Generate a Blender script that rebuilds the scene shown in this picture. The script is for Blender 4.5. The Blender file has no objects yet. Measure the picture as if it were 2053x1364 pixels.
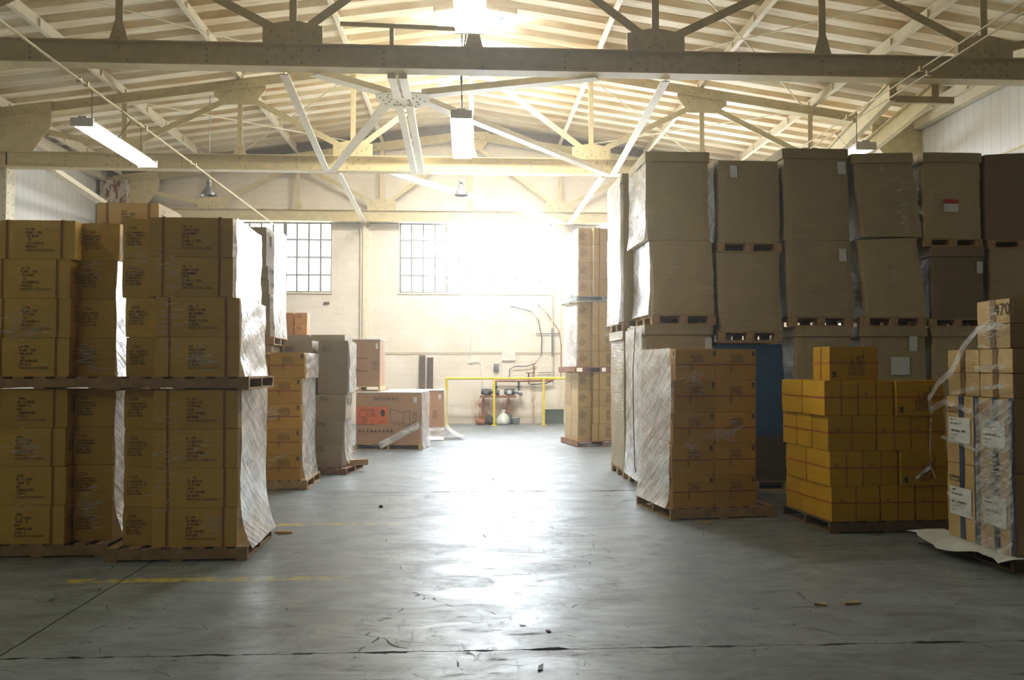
import bpy, bmesh, math, random
from mathutils import Vector, Matrix
R = math.radians
C = bpy.context.scene.collection
random.seed(7)

# ---------------------------------------------------------------- camera, light levels, exposure
F_PX = 1700.0
cam = bpy.data.cameras.new('camera'); camo = bpy.data.objects.new('camera', cam); C.objects.link(camo)
cam.sensor_width = 36.0; cam.lens = 36.0 * F_PX / 2053.0; cam.clip_start = 0.05; cam.clip_end = 200
camo.location = (0, 0, 1.65)
camo.rotation_euler = (R(90 + 1.853), 0, R(-3.081))
sc = bpy.context.scene; sc.camera = camo
sc.view_settings.view_transform = 'Standard'; sc.view_settings.look = 'None'
sc.view_settings.gamma = 1.0; sc.view_settings.use_curve_mapping = False
sc.view_settings.exposure = 0.8
sc.cycles.max_bounces = 6; sc.cycles.diffuse_bounces = 3; sc.cycles.glossy_bounces = 2; sc.cycles.volume_bounces = 0
sc.cycles.transparent_max_bounces = 8; sc.cycles.sample_clamp_indirect = 12
sc.cycles.adaptive_threshold = 0.1; sc.cycles.adaptive_min_samples = 24
sc.cycles.caustics_reflective = False; sc.cycles.caustics_refractive = False
w = bpy.data.worlds.new('sky'); sc.world = w; w.use_nodes = True
w.node_tree.nodes['Background'].inputs[0].default_value = (0.85, 0.93, 1.0, 1)
w.node_tree.nodes['Background'].inputs[1].default_value = 1.0
HAZE = 0.0052                                          # thin haze added to make the glow around the windows
vs_ = w.node_tree.nodes.new('ShaderNodeVolumeScatter'); vs_.inputs['Density'].default_value = HAZE; vs_.inputs['Anisotropy'].default_value = .80
vs_.inputs['Color'].default_value = (1, .97, .90, 1); w.node_tree.links.new(vs_.outputs[0], w.node_tree.nodes['World Output'].inputs['Volume'])
WIN_CENTRE, WIN_DIM, WIN_SIDE, TUBE, SKY_PANE = 34.0, 3.2, 26.0, 21.0, 78.0

# ---------------------------------------------------------------- materials
M = {}
class NT:
    """small node-tree writer"""
    def __init__(s, name):
        s.m = bpy.data.materials.new(name); s.m.use_nodes = True; s.t = s.m.node_tree
        s.p = s.t.nodes['Principled BSDF']; s.out = s.t.nodes['Material Output']; M[name] = s.m
    def n(s, typ, **kw):
        o = s.t.nodes.new(typ)
        for k, v in kw.items():
            if k.startswith('i_'):
                o.inputs[k[2:].replace('_', ' ')].default_value = v
            else: setattr(o, k, v)
        return o
    def l(s, a, b): s.t.links.new(a, b)
    def val(s, sock, v):
        if isinstance(v, bpy.types.NodeSocket): s.l(v, sock)
        else: sock.default_value = v
    def math(s, op, a, b=0.0, clamp=False):
        o = s.n('ShaderNodeMath', operation=op, use_clamp=clamp); s.val(o.inputs[0], a); s.val(o.inputs[1], b); return o.outputs[0]
    def mix(s, f, a, b):
        o = s.n('ShaderNodeMix', data_type='RGBA'); s.val(o.inputs[0], f)
        for i, v in ((6, a), (7, b)):
            if isinstance(v, bpy.types.NodeSocket): s.l(v, o.inputs[i])
            else: o.inputs[i].default_value = (*v, 1)
        return o.outputs[2]
    def pos(s): return s.n('ShaderNodeNewGeometry').outputs['Position']
    def obj(s): return s.n('ShaderNodeTexCoord').outputs['Object']
    def xyz(s, v):
        o = s.n('ShaderNodeSeparateXYZ'); s.l(v, o.inputs[0]); return o.outputs
    def scaled(s, v, sc_, rot=(0, 0, 0)):
        o = s.n('ShaderNodeMapping'); s.l(v, o.inputs[0]); o.inputs['Scale'].default_value = sc_; o.inputs['Rotation'].default_value = rot; return o.outputs[0]
    def noise(s, v, scale, detail=4, rough=.55, dist=0.0):
        o = s.n('ShaderNodeTexNoise'); s.l(v, o.inputs['Vector']); o.inputs['Scale'].default_value = scale
        o.inputs['Detail'].default_value = detail; o.inputs['Roughness'].default_value = rough; o.inputs['Distortion'].default_value = dist; return o.outputs['Fac']
    def ramp(s, v, lo, hi):
        o = s.n('ShaderNodeMapRange', clamp=True); s.l(v, o.inputs[0]); o.inputs[1].default_value = lo; o.inputs[2].default_value = hi; return o.outputs[0]
    def bump(s, h, strength, dist=.01, normal=None):
        o = s.n('ShaderNodeBump'); o.inputs['Strength'].default_value = strength; o.inputs['Distance'].default_value = dist; s.l(h, o.inputs['Height'])
        return o.outputs[0]
    def set(s, **kw):
        for k, v in kw.items():
            so = s.p.inputs[k.replace('_', ' ')]
            if isinstance(v, bpy.types.NodeSocket): s.l(v, so)
            elif isinstance(v, tuple) and len(v) == 3 and so.type == 'RGBA': so.default_value = (*v, 1)
            else: so.default_value = v
        return s
    def band(s, v, centre, half):                     # 1 inside |v-centre|<half
        return s.math('LESS_THAN', s.math('ABSOLUTE', s.math('SUBTRACT', v, centre)), half)

def plain(name, col, rough=.6, metal=0.0, var=.12, scale=6, spec=.5):
    t = NT(name); n = t.noise(t.obj(), scale, 5)
    t.set(Base_Color=t.mix(t.ramp(n, .3, .7), tuple(c * (1 - var) for c in col), tuple(min(1, c * (1 + var)) for c in col)), Roughness=rough, Metallic=metal)
    t.p.inputs['Specular IOR Level'].default_value = spec
    return t
def glow(name, col, strength):
    t = NT(name); t.set(Base_Color=(.8, .8, .8), Emission_Color=col, Emission_Strength=strength); return t

def cardboard(name, col, wrapped=0.0, var=.1):
    t = NT(name); o = t.obj()
    n1 = t.noise(t.scaled(o, (1, 1, 8)), 5, 5, .6); n2 = t.noise(o, 60, 2)
    rnd = t.n('ShaderNodeObjectInfo').outputs['Random']
    f = t.math('ADD', t.math('MULTIPLY', n1, .6), t.math('MULTIPLY', n2, .4))
    c = t.mix(t.ramp(f, .3, .7), tuple(x * (1 - var) for x in col), tuple(x * (1 + var) for x in col))
    hs = t.n('ShaderNodeHueSaturation'); t.l(c, hs.inputs['Color'])
    t.l(t.math('ADD', t.math('MULTIPLY', rnd, .26), .87), hs.inputs['Value'])
    t.set(Base_Color=hs.outputs[0], Roughness=.72)
    t.p.inputs['Specular IOR Level'].default_value = .25
    t.l(t.bump(n1, .25, .004), t.p.inputs['Normal'])
    if wrapped:
        s = t.noise(t.scaled(o, (1.2, 1.2, 9), (0, .12, .1)), 4, 6, .6, .8)
        t.set(Coat_Weight=wrapped, Coat_Roughness=.16, Coat_Normal=t.bump(s, .9, .03))
    return t

cardboard('card_brown', (.68, .42, .085), .4)
cardboard('card_tan', (.54, .36, .15), .5)
cardboard('card_honey', (.56, .30, .04), .4)
cardboard('card_yellow', (.60, .33, .014))
cardboard('card_grey', (.36, .29, .19), .3)
cardboard('card_gaylord', (.44, .35, .185), .22)
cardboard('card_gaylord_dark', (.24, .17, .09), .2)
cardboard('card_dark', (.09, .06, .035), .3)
cardboard('card_pink', (.47, .27, .15), .2)
cardboard('card_orange', (.66, .33, .15), .2)
cardboard('blue_wrap', (.025, .085, .19), .6)
plain('ink', (.07, .05, .025), .8)
plain('ink_red', (.36, .06, .03), .8)
plain('ink_orange', (.75, .17, .06), .8)
plain('strap_red', (.50, .11, .012), .6)
plain('strap_faint', (.30, .12, .03), .7)
plain('label_white', (.72, .73, .70), .7, var=.05)
plain('label_red', (.45, .03, .03), .7)
plain('tape_brown', (.20, .12, .05), .3)
plain('tape_blue', (.05, .08, .15), .3)
plain('wood', (.42, .27, .12), .8, var=.3, scale=9)
plain('wood_pale', (.55, .38, .18), .8, var=.25, scale=9)
plain('wood_dark', (.17, .11, .055), .8, var=.25, scale=9)
plain('wood_red', (.30, .15, .085), .8, var=.25, scale=9)
plain('plank_brown', (.12, .075, .045), .8, var=.3)
plain('steel_cream', (.64, .52, .27), .5, var=.1)
plain('steel_pale', (.80, .71, .52), .5, var=.08)
plain('steel_dark', (.06, .058, .055), .45, .6)
plain('steel_grey', (.30, .30, .28), .4, .8)
plain('rivet', (.34, .27, .17), .5)
plain('paint_yellow', (.80, .60, .02), .45, var=.08)
plain('paint_white', (.82, .80, .74), .6, var=.05)
plain('rust', (.32, .12, .045), .85, var=.35, scale=14)
plain('black_rubber', (.025, .025, .028), .6)
plain('grey_green', (.12, .14, .12), .6)
plain('bag_pale', (.62, .64, .56), .4)
plain('bucket_grey', (.36, .37, .34), .5)
plain('pvc_white', (.8, .76, .66), .5, var=.04)
plain('blue_print', (.03, .12, .55), .5)
plain('lamp_grey', (.20, .195, .18), .35, .7)
plain('trim_brown', (.20, .155, .10), .8)
glow('pane_centre', (.78, .88, 1), WIN_CENTRE)
glow('pane_dim', (.95, .98, 1), WIN_DIM)
glow('pane_side', (.88, .94, 1), WIN_SIDE)
glow('tube_glow', (1, .99, .78), TUBE)
glow('skylight_pane', (.95, .98, 1), SKY_PANE)

def build_film(name, lo, hi):
    t = NT(name); o = t.obj()
    def streak(rot, sc_, seed):
        v = t.scaled(t.scaled(o, (1, 1, 1), rot), sc_); return t.noise(v, 1.0, 5, .62, .5)
    s = streak((.55, .45, 0), (2.2, 2.2, 26), 0); s3 = streak((-.3, -.15, .2), (3, 3, 14), 1)
    s2 = t.noise(o, 2.2, 3)
    f = t.math('ADD', t.math('MULTIPLY', s, .65), t.math('MULTIPLY', s3, .35))
    a = t.ramp(t.math('ADD', f, t.math('MULTIPLY', s2, .35)), .56, .82)
    t.set(Base_Color=(.94, .95, .97), Roughness=.28, Alpha=t.math('ADD', t.math('MULTIPLY', a, hi - lo), lo), Coat_Weight=1.0, Coat_Roughness=.15)
    t.p.inputs['Specular IOR Level'].default_value = 1.0
    t.l(t.bump(f, .8, .02), t.p.inputs['Normal']); t.l(t.bump(f, .5, .02), t.p.inputs['Coat Normal'])
build_film('film', .38, 1.0); build_film('film_clear', .06, .62)
t2 = NT('film_glint'); t2.set(Base_Color=(.95, .95, .90), Roughness=.2); t2.p.inputs['Specular IOR Level'].default_value = 1.0  # near-white strips, painting the highlights on wrinkled film
t2.p.inputs['Alpha'].default_value = .8
def build_floor():
    t = NT('concrete'); p = t.pos(); X, Y, Z = t.xyz(p)
    big = t.noise(p, .35, 5, .6); mid = t.noise(t.scaled(p, (.8, 1.3, 1)), 1.9, 8, .7, .8)
    smear = t.noise(t.scaled(p, (2.0, 9, 1), (0, 0, .12)), 1.5, 7, .68, .9)        # wiped-out tyre and broom smears
    smear2 = t.noise(t.scaled(p, (9, 2.2, 1), (0, 0, .5)), 1.3, 7, .66, .9)
    c = t.mix(t.ramp(mid, .34, .68), (.13, .14, .14), (.27, .30, .318))
    c = t.mix(t.math('MULTIPLY', t.ramp(big, .45, .75), .5), c, (.15, .15, .12))
    dirt = t.math('MAXIMUM', t.math('MULTIPLY', t.ramp(smear, .54, .72), .8), t.math('MULTIPLY', t.ramp(smear2, .58, .74), .65))
    dirt = t.math('MULTIPLY', dirt, t.ramp(big, .30, .55))
    # thin scratches: cell edges of a warped pattern, broken up
    def scratches(sc_, rot, wd, seed, lo):
        nz = t.n('ShaderNodeTexNoise'); t.l(p, nz.inputs['Vector']); nz.inputs['Scale'].default_value = 1.7 + seed
        va = t.n('ShaderNodeVectorMath', operation='MULTIPLY_ADD'); t.l(nz.outputs['Color'], va.inputs[0]); va.inputs[1].default_value = (.5, .5, 0); t.l(p, va.inputs[2])
        v = t.n('ShaderNodeTexVoronoi', feature='DISTANCE_TO_EDGE'); t.l(t.scaled(t.scaled(va.outputs[0], (1, 1, 1), (0, 0, rot)), sc_), v.inputs['Vector']); v.inputs['Scale'].default_value = 1.0
        return t.math('MULTIPLY', t.math('LESS_THAN', v.outputs['Distance'], wd), t.ramp(t.noise(p, 2.6 + seed, 4, .7), lo, lo + .05))
    sx = t.math('MAXIMUM', scratches((.55, 1.1, 1), .3, .0035, 0, .54), t.math('MAXIMUM', scratches((1.1, .5, 1), -.5, .004, .9, .56), scratches((2.4, 2.4, 1), .9, .008, 1.7, .60)))
    spot = t.math('MULTIPLY', t.ramp(t.noise(p, 9, 2), .76, .79), t.ramp(t.noise(p, 1.3, 2), .5, .56))
    marks = t.math('MAXIMUM', t.math('MULTIPLY', sx, .85), t.math('MULTIPLY', spot, .9))
    wear = t.math('MAXIMUM', dirt, marks)
    c = t.mix(t.math('MULTIPLY', wear, .75), c, (.05, .05, .045))
    wob = t.math('MULTIPLY', t.math('SUBTRACT', t.noise(p, 5, 4), .5), .07)
    Yw = t.math('ADD', Y, wob); Xw = t.math('ADD', X, t.math('MULTIPLY', wob, .4))
    # worn yellow paint dashes
    worn = t.ramp(t.noise(p, 7, 5, .7), .42, .56)
    y1 = t.math('MULTIPLY', t.band(Y, 6.77, .065), t.math('MULTIPLY', t.math('GREATER_THAN', X, -3.1), t.math('LESS_THAN', X, -.65)))
    y2 = t.math('MULTIPLY', t.band(Y, 9.08, .06), t.math('MULTIPLY', t.math('GREATER_THAN', X, -2.2), t.math('LESS_THAN', X, -.6)))
    yy = t.math('MULTIPLY', t.math('MULTIPLY', t.math('MAXIMUM', y1, y2), worn), t.ramp(X, -.4, -1.7))
    c = t.mix(t.math('MULTIPLY', yy, .9), c, (.58, .45, .03))
    # saw joints with chipped edges and a lengthwise crack
    def joint(y0, base, chip, sc_):
        th = t.math('ADD', base, t.math('MULTIPLY', t.ramp(t.noise(t.scaled(p, (1, .2, 1)), sc_, 3), .48, .66), chip))
        return t.math('LESS_THAN', t.math('ABSOLUTE', t.math('SUBTRACT', Yw, y0)), th)
    j4 = t.math('MULTIPLY', t.math('LESS_THAN', t.math('ABSOLUTE', t.math('SUBTRACT', Xw, -2.66)), .006), t.math('LESS_THAN', Y, 11.3))
    jj = t.math('MAXIMUM', t.math('MAXIMUM', joint(5.0, .004, .026, 3.0), joint(11.33, .008, .03, 1.8)), t.math('MAXIMUM', joint(17.7, .012, .02, 1.5), j4))
    c = t.mix(jj, c, (.015, .015, .013))
    dull = t.math('MAXIMUM', jj, wear)
    rough = t.math('ADD', t.math('ADD', .33, t.math('MULTIPLY', t.ramp(mid, .66, .34), .20)), t.math('MULTIPLY', dull, .3))
    t.set(Base_Color=c, Roughness=rough, Specular_IOR_Level=t.math('MULTIPLY', .52, t.math('SUBTRACT', 1.0, t.math('MULTIPLY', dull, .92))))
    h = t.math('SUBTRACT', t.math('MULTIPLY', smear, .35), jj)
    t.l(t.bump(h, .06, .01), t.p.inputs['Normal'])
build_floor()

def build_walls():
    t = NT('brick_cream'); p = t.pos(); X, Y, Z = t.xyz(p)
    cv = t.n('ShaderNodeCombineXYZ'); t.l(X, cv.inputs[0]); t.l(Z, cv.inputs[1])
    b = t.n('ShaderNodeTexBrick'); t.l(cv.outputs[0], b.inputs['Vector'])
    b.inputs['Scale'].default_value = 1.0; b.inputs['Brick Width'].default_value = .40; b.inputs['Row Height'].default_value = .2
    b.inputs['Mortar Size'].default_value = .006; b.inputs['Mortar Smooth'].default_value = .4
    n = t.noise(p, 1.2, 6)
    c = t.mix(t.ramp(n, .3, .7), (.82, .70, .54), (.93, .83, .70))
    c = t.mix(t.math('MULTIPLY', b.outputs['Fac'], .25), c, (.55, .48, .36))
    # rust runs below the pumps and the pipe; darker near the floor
    def run(x0, half, z0, z1, amt, c):
        m = t.math('MULTIPLY', t.math('SUBTRACT', 1.0, t.math('DIVIDE', t.math('ABSOLUTE', t.math('SUBTRACT', X, x0)), half), True),
                   t.math('MULTIPLY', t.math('GREATER_THAN', Z, z0), t.ramp(Z, z1, z1 - .25)))
        m = t.math('MULTIPLY', m, t.ramp(t.noise(t.scaled(p, (5, 1, 1)), 4, 4), .35, .6))
        return t.mix(t.math('MULTIPLY', m, amt, True), c, (.50, .20, .04))
    c = run(.5, .38, 0, .8, 1.6, c); c = run(1.2, .34, 0, .8, 1.3, c); c = run(1.98, .12, 0, 1.9, .9, c)
    c = t.mix(t.math('MULTIPLY', t.ramp(Z, .35, 0), .35), c, (.35, .30, .20))
    t.set(Base_Color=c, Roughness=.7)
    t.l(t.bump(t.math('SUBTRACT', t.math('MULTIPLY', n, .3), b.outputs['Fac']), .35, .012), t.p.inputs['Normal'])
    t = NT('siding'); p = t.pos(); X, Y, Z = t.xyz(p)
    m = t.math('FRACT', t.math('MULTIPLY', Y, 3.6)); g = t.math('LESS_THAN', m, .05)
    n = t.noise(p, .8, 4)
    c = t.mix(t.ramp(n, .3, .7), (.76, .74, .68), (.86, .84, .80)); c = t.mix(t.math('MULTIPLY', g, .5), c, (.4, .38, .33))
    t.set(Base_Color=c, Roughness=.6); t.l(t.bump(t.math('SUBTRACT', 1.0, g), .4, .01), t.p.inputs['Normal'])
    t = NT('deck'); p = t.pos()
    n = t.noise(t.scaled(p, (.5, 6, 1)), 1.5, 5, .6); n2 = t.noise(p, .6, 3)
    f = t.math('ADD', t.math('MULTIPLY', n, .6), t.math('MULTIPLY', n2, .4))
    c = t.mix(t.ramp(f, .38, .62), (.70, .51, .27), (.95, .86, .66))
    t.set(Base_Color=c, Roughness=.65)
    t = NT('rusty_column'); o = t.pos()
    n = t.noise(t.scaled(o, (3, 3, 1.2)), 2.4, 6, .7)
    t.set(Base_Color=t.mix(t.ramp(n, .50, .56), (.74, .68, .55), (.30, .11, .045)), Roughness=.75)
build_walls()

# ---------------------------------------------------------------- mesh writer
class MB:
    def __init__(s): s.v = []; s.f = []; s.mi = []; s.sm = []
    def add(s, vs, fs, mi=0, smooth=False):
        b = len(s.v); s.v += [tuple(v) for v in vs]
        for f in fs: s.f.append([i + b for i in f]); s.mi.append(mi); s.sm.append(smooth)
    def box(s, c, d, mi=0, rot=None):
        x, y, z = (q / 2 for q in d); c = Vector(c)
        vs = [Vector((sx * x, sy * y, sz * z)) for sz in (-1, 1) for sy in (-1, 1) for sx in (-1, 1)]
        if rot is not None: vs = [rot @ q for q in vs]
        s.add([q + c for q in vs], [(0, 2, 3, 1), (4, 5, 7, 6), (0, 1, 5, 4), (2, 6, 7, 3), (0, 4, 6, 2), (1, 3, 7, 5)], mi)
        return s
    def span(s, x0, x1, y0, y1, z0, z1, mi=0):
        return s.box(((x0 + x1) / 2, (y0 + y1) / 2, (z0 + z1) / 2), (x1 - x0, y1 - y0, z1 - z0), mi)
    def bar(s, a, b, wd, th, up=(0, 1, 0), mi=0):
        a, b = Vector(a), Vector(b); d = (b - a); L = d.length; d.normalize(); u = Vector(up)
        side = d.cross(u).normalized(); u = side.cross(d)
        return s.box((a + b) / 2, (L, wd, th), mi, Matrix((d, side, u)).transposed())
    def angle(s, a, b, wd, th, up=(0, 1, 0)):
        """T section: a flat plate and a stiffening leg"""
        a, b = Vector(a), Vector(b); d = (b - a).normalized(); side = d.cross(Vector(up)).normalized(); u = side.cross(d)
        s.bar(a, b, wd, .014, up); s.bar(a + u * th / 2, b + u * th / 2, .018, th, up); return s
    def tube(s, pts, r, seg=8, mi=0):
        pts = [Vector(p) for p in pts]; rings = []
        for i, p in enumerate(pts):
            d = (pts[min(i + 1, len(pts) - 1)] - pts[max(i - 1, 0)]).normalized()
            a = d.orthogonal().normalized() if abs(d.z) < .9 else Vector((1, 0, 0)); a = (a - d * a.dot(d)).normalized(); b = d.cross(a)
            rings.append([p + (a * math.cos(t) + b * math.sin(t)) * r for t in (2 * math.pi * k / seg for k in range(seg))])
        vs = [q for rg in rings for q in rg]
        fs = [(i * seg + k, i * seg + (k + 1) % seg, (i + 1) * seg + (k + 1) % seg, (i + 1) * seg + k) for i in range(len(pts) - 1) for k in range(seg)]
        s.add(vs, fs, mi, True); n = len(pts) - 1
        s.add(rings[0], [tuple(reversed(range(seg)))], mi); s.add(rings[n], [tuple(range(seg))], mi)
        return s
    def lathe(s, prof, c, seg=20, mi=0):
        vs = [(c[0] + r * math.cos(2 * math.pi * k / seg), c[1] + r * math.sin(2 * math.pi * k / seg), c[2] + z) for r, z in prof for k in range(seg)]
        s.add(vs, [(i * seg + k, i * seg + (k + 1) % seg, (i + 1) * seg + (k + 1) % seg, (i + 1) * seg + k) for i in range(len(prof) - 1) for k in range(seg)], mi, True)
        return s
    def poly(s, pts, y0, y1, mi=0):
        """prism from an outline in x,z between two y"""
        n = len(pts); s.add([(x, y0, z) for x, z in pts] + [(x, y1, z) for x, z in pts],
              [tuple(range(n)), tuple(range(2 * n - 1, n - 1, -1))] + [((i + 1) % n, i, n + i, n + (i + 1) % n) for i in range(n)], mi); return s
    def stud(s, c, r=.02, ax='y', h=.012):
        """rivet head"""
        c = Vector(c); k = 6; a, b, d = {'y': (Vector((1, 0, 0)), Vector((0, 0, 1)), Vector((0, -1, 0))), 'x': (Vector((0, 1, 0)), Vector((0, 0, 1)), Vector((1, 0, 0))),
                                        'z': (Vector((1, 0, 0)), Vector((0, 1, 0)), Vector((0, 0, -1)))}[ax]
        vs = [c + (a * math.cos(t) + b * math.sin(t)) * r for t in (math.pi * 2 * i / k for i in range(k))] + [c + d * h]
        s.add(vs, [(i, (i + 1) % k, k) for i in range(k)], 1, True); return s
    def mesh(s, name, mats):
        me = bpy.data.meshes.new(name); me.from_pydata(s.v, [], s.f)
        for m in mats: me.materials.append(M[m])
        me.polygons.foreach_set('material_index', s.mi); me.polygons.foreach_set('use_smooth', s.sm); me.update()
        bm = bmesh.new(); bm.from_mesh(me); bmesh.ops.recalc_face_normals(bm, faces=bm.faces); bm.to_mesh(me); bm.free()
        return me
    def build(s, name, mats, parent=None, loc=(0, 0, 0), rz=0, bevel=0):
        if isinstance(mats, str): mats = [mats]
        o = bpy.data.objects.new(name, s.mesh(name, mats)); C.objects.link(o); o.location = loc; o.rotation_euler.z = rz
        if parent: o.parent = parent
        if bevel:
            b = o.modifiers.new('edge', 'BEVEL'); b.width = bevel; b.segments = 2; b.limit_method = 'ANGLE'
        return o
def link(name, me, parent=None, loc=(0, 0, 0), rz=0):
    o = bpy.data.objects.new(name, me); C.objects.link(o); o.location = loc; o.rotation_euler.z = rz
    if parent: o.parent = parent
    return o
def empty(name, loc=(0, 0, 0), rz=0):
    o = bpy.data.objects.new(name, None); C.objects.link(o); o.location = loc; o.rotation_euler.z = rz; o.empty_display_size = .1; return o
def tag(o, label=None, cat=None, group=None, kind=None):
    if label: o['label'] = label
    if cat: o['category'] = cat
    if group: o['group'] = group
    if kind: o['kind'] = kind
    return o
def struct(o): o['kind'] = 'structure'; return o
def dup(root, loc, rz=0.0):
    r = root.copy(); C.objects.link(r); r.location = loc; r.rotation_euler = (0, 0, rz)
    for ch in root.children:
        c = ch.copy(); C.objects.link(c); c.parent = r
        for g in ch.children:
            d = g.copy(); C.objects.link(d); d.parent = c
    return r

# ---------------------------------------------------------------- writing on cartons
_glyph = {}
def text_mesh(txt):
    """outline of a line of type, one unit high, as (verts, faces, width)"""
    if txt in _glyph: return _glyph[txt]
    cu = bpy.data.curves.new('type', 'FONT'); cu.body = txt; cu.size = 1.4; cu.resolution_u = 2
    o = bpy.data.objects.new('type', cu); C.objects.link(o); bpy.context.view_layer.update()
    me = bpy.data.meshes.new_from_object(o.evaluated_get(bpy.context.evaluated_depsgraph_get()))
    vs = [(v.co.x, v.co.y) for v in me.vertices]; fs = [tuple(p.vertices) for p in me.polygons]
    bpy.data.objects.remove(o); bpy.data.curves.remove(cu); bpy.data.meshes.remove(me)
    x0 = min(v[0] for v in vs); vs = [(x - x0, y) for x, y in vs]
    _glyph[txt] = (vs, fs, max(v[0] for v in vs)); return _glyph[txt]
def ink_text(mb, P, txt, u, v, h, mi=1, width=None, vertical=False):
    """P(u, v) -> point on a face; baseline start (u, v), letter height h"""
    vs, fs, wd = text_mesh(txt); kx = (width / wd) if width else h
    mb.add([P(u - y * h, v + x * kx) if vertical else P(u + x * kx, v + y * h) for x, y in vs], fs, mi)
def ink_rect(mb, P, u0, v0, u1, v1, mi=1):
    mb.add([P(u0, v0), P(u1, v0), P(u1, v1), P(u0, v1)], [(0, 1, 2, 3)], mi)
def ink_line(mb, P, u, v, wd, h, rnd, mi=1, vertical=False):
    """a line of small print too blurred to read: upright and level strokes"""
    Q = (lambda a, b: P(u - b, v + a)) if vertical else (lambda a, b: P(u + a, v + b))
    x = 0
    while x < wd - h * .5:
        if rnd.random() < .14: x += h * .6; continue
        cw = h * rnd.uniform(.4, .62); s = h * .17
        ink_rect(mb, Q, x, 0, x + s, h, mi)
        if rnd.random() < .7: ink_rect(mb, Q, x + cw - s, 0, x + cw, h, mi)
        k = rnd.choice((0, h * .42, h * .83)); ink_rect(mb, Q, x, k, x + cw, k + s, mi)
        if rnd.random() < .4: k = rnd.choice((0, h * .83)); ink_rect(mb, Q, x, k, x + cw, k + s, mi)
        x += cw + h * .2
def face_of(L, D, H, side, off=.0015):
    """(P, width): P(u, v) runs left to right and bottom to top over a face seen from outside"""
    return {'front': (lambda u, v: (-L / 2 + u, -D / 2 - off, v), L), 'back': (lambda u, v: (L / 2 - u, D / 2 + off, v), L),
            'left': (lambda u, v: (-L / 2 - off, D / 2 - u, v), D), 'right': (lambda u, v: (L / 2 + off, -D / 2 + u, v), D),
            'top': (lambda u, v: (-L / 2 + u, -D / 2 + v, H + off), L)}[side]

# ---------------------------------------------------------------- cartons
def carton_body(L, D, H, rnd, bulge=.006):
    """a closed carton with slightly soft faces and crushed corners"""
    mb = MB(); n = 3; bm = bmesh.new()
    bmesh.ops.create_cube(bm, size=1.0)
    bmesh.ops.subdivide_edges(bm, edges=bm.edges[:], cuts=n, use_grid_fill=True)
    for v in bm.verts:
        a = v.co.copy(); v.co = Vector((a.x * L, a.y * D, (a.z + .5) * H))
        for i, ax in enumerate('xy'):
            if abs(abs(a[i]) - .5) < 1e-4:
                k = bulge * (1 - (2 * a[1 - i]) ** 2) * (1 - (2 * a.z) ** 2) * rnd.uniform(.3, 1.2)
                v.co[i] += math.copysign(k, a[i])
        if all(abs(abs(c) - .5) < 1e-4 for c in a):
            v.co.x -= math.copysign(rnd.uniform(0, .006), a.x); v.co.y -= math.copysign(rnd.uniform(0, .006), a.y)
            if a.z > 0: v.co.z -= rnd.uniform(0, .004)
    bm.verts.ensure_lookup_table()
    mb.add([v.co for v in bm.verts], [[v.index for v in f.verts] for f in bm.faces]); bm.free()
    return mb

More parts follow.
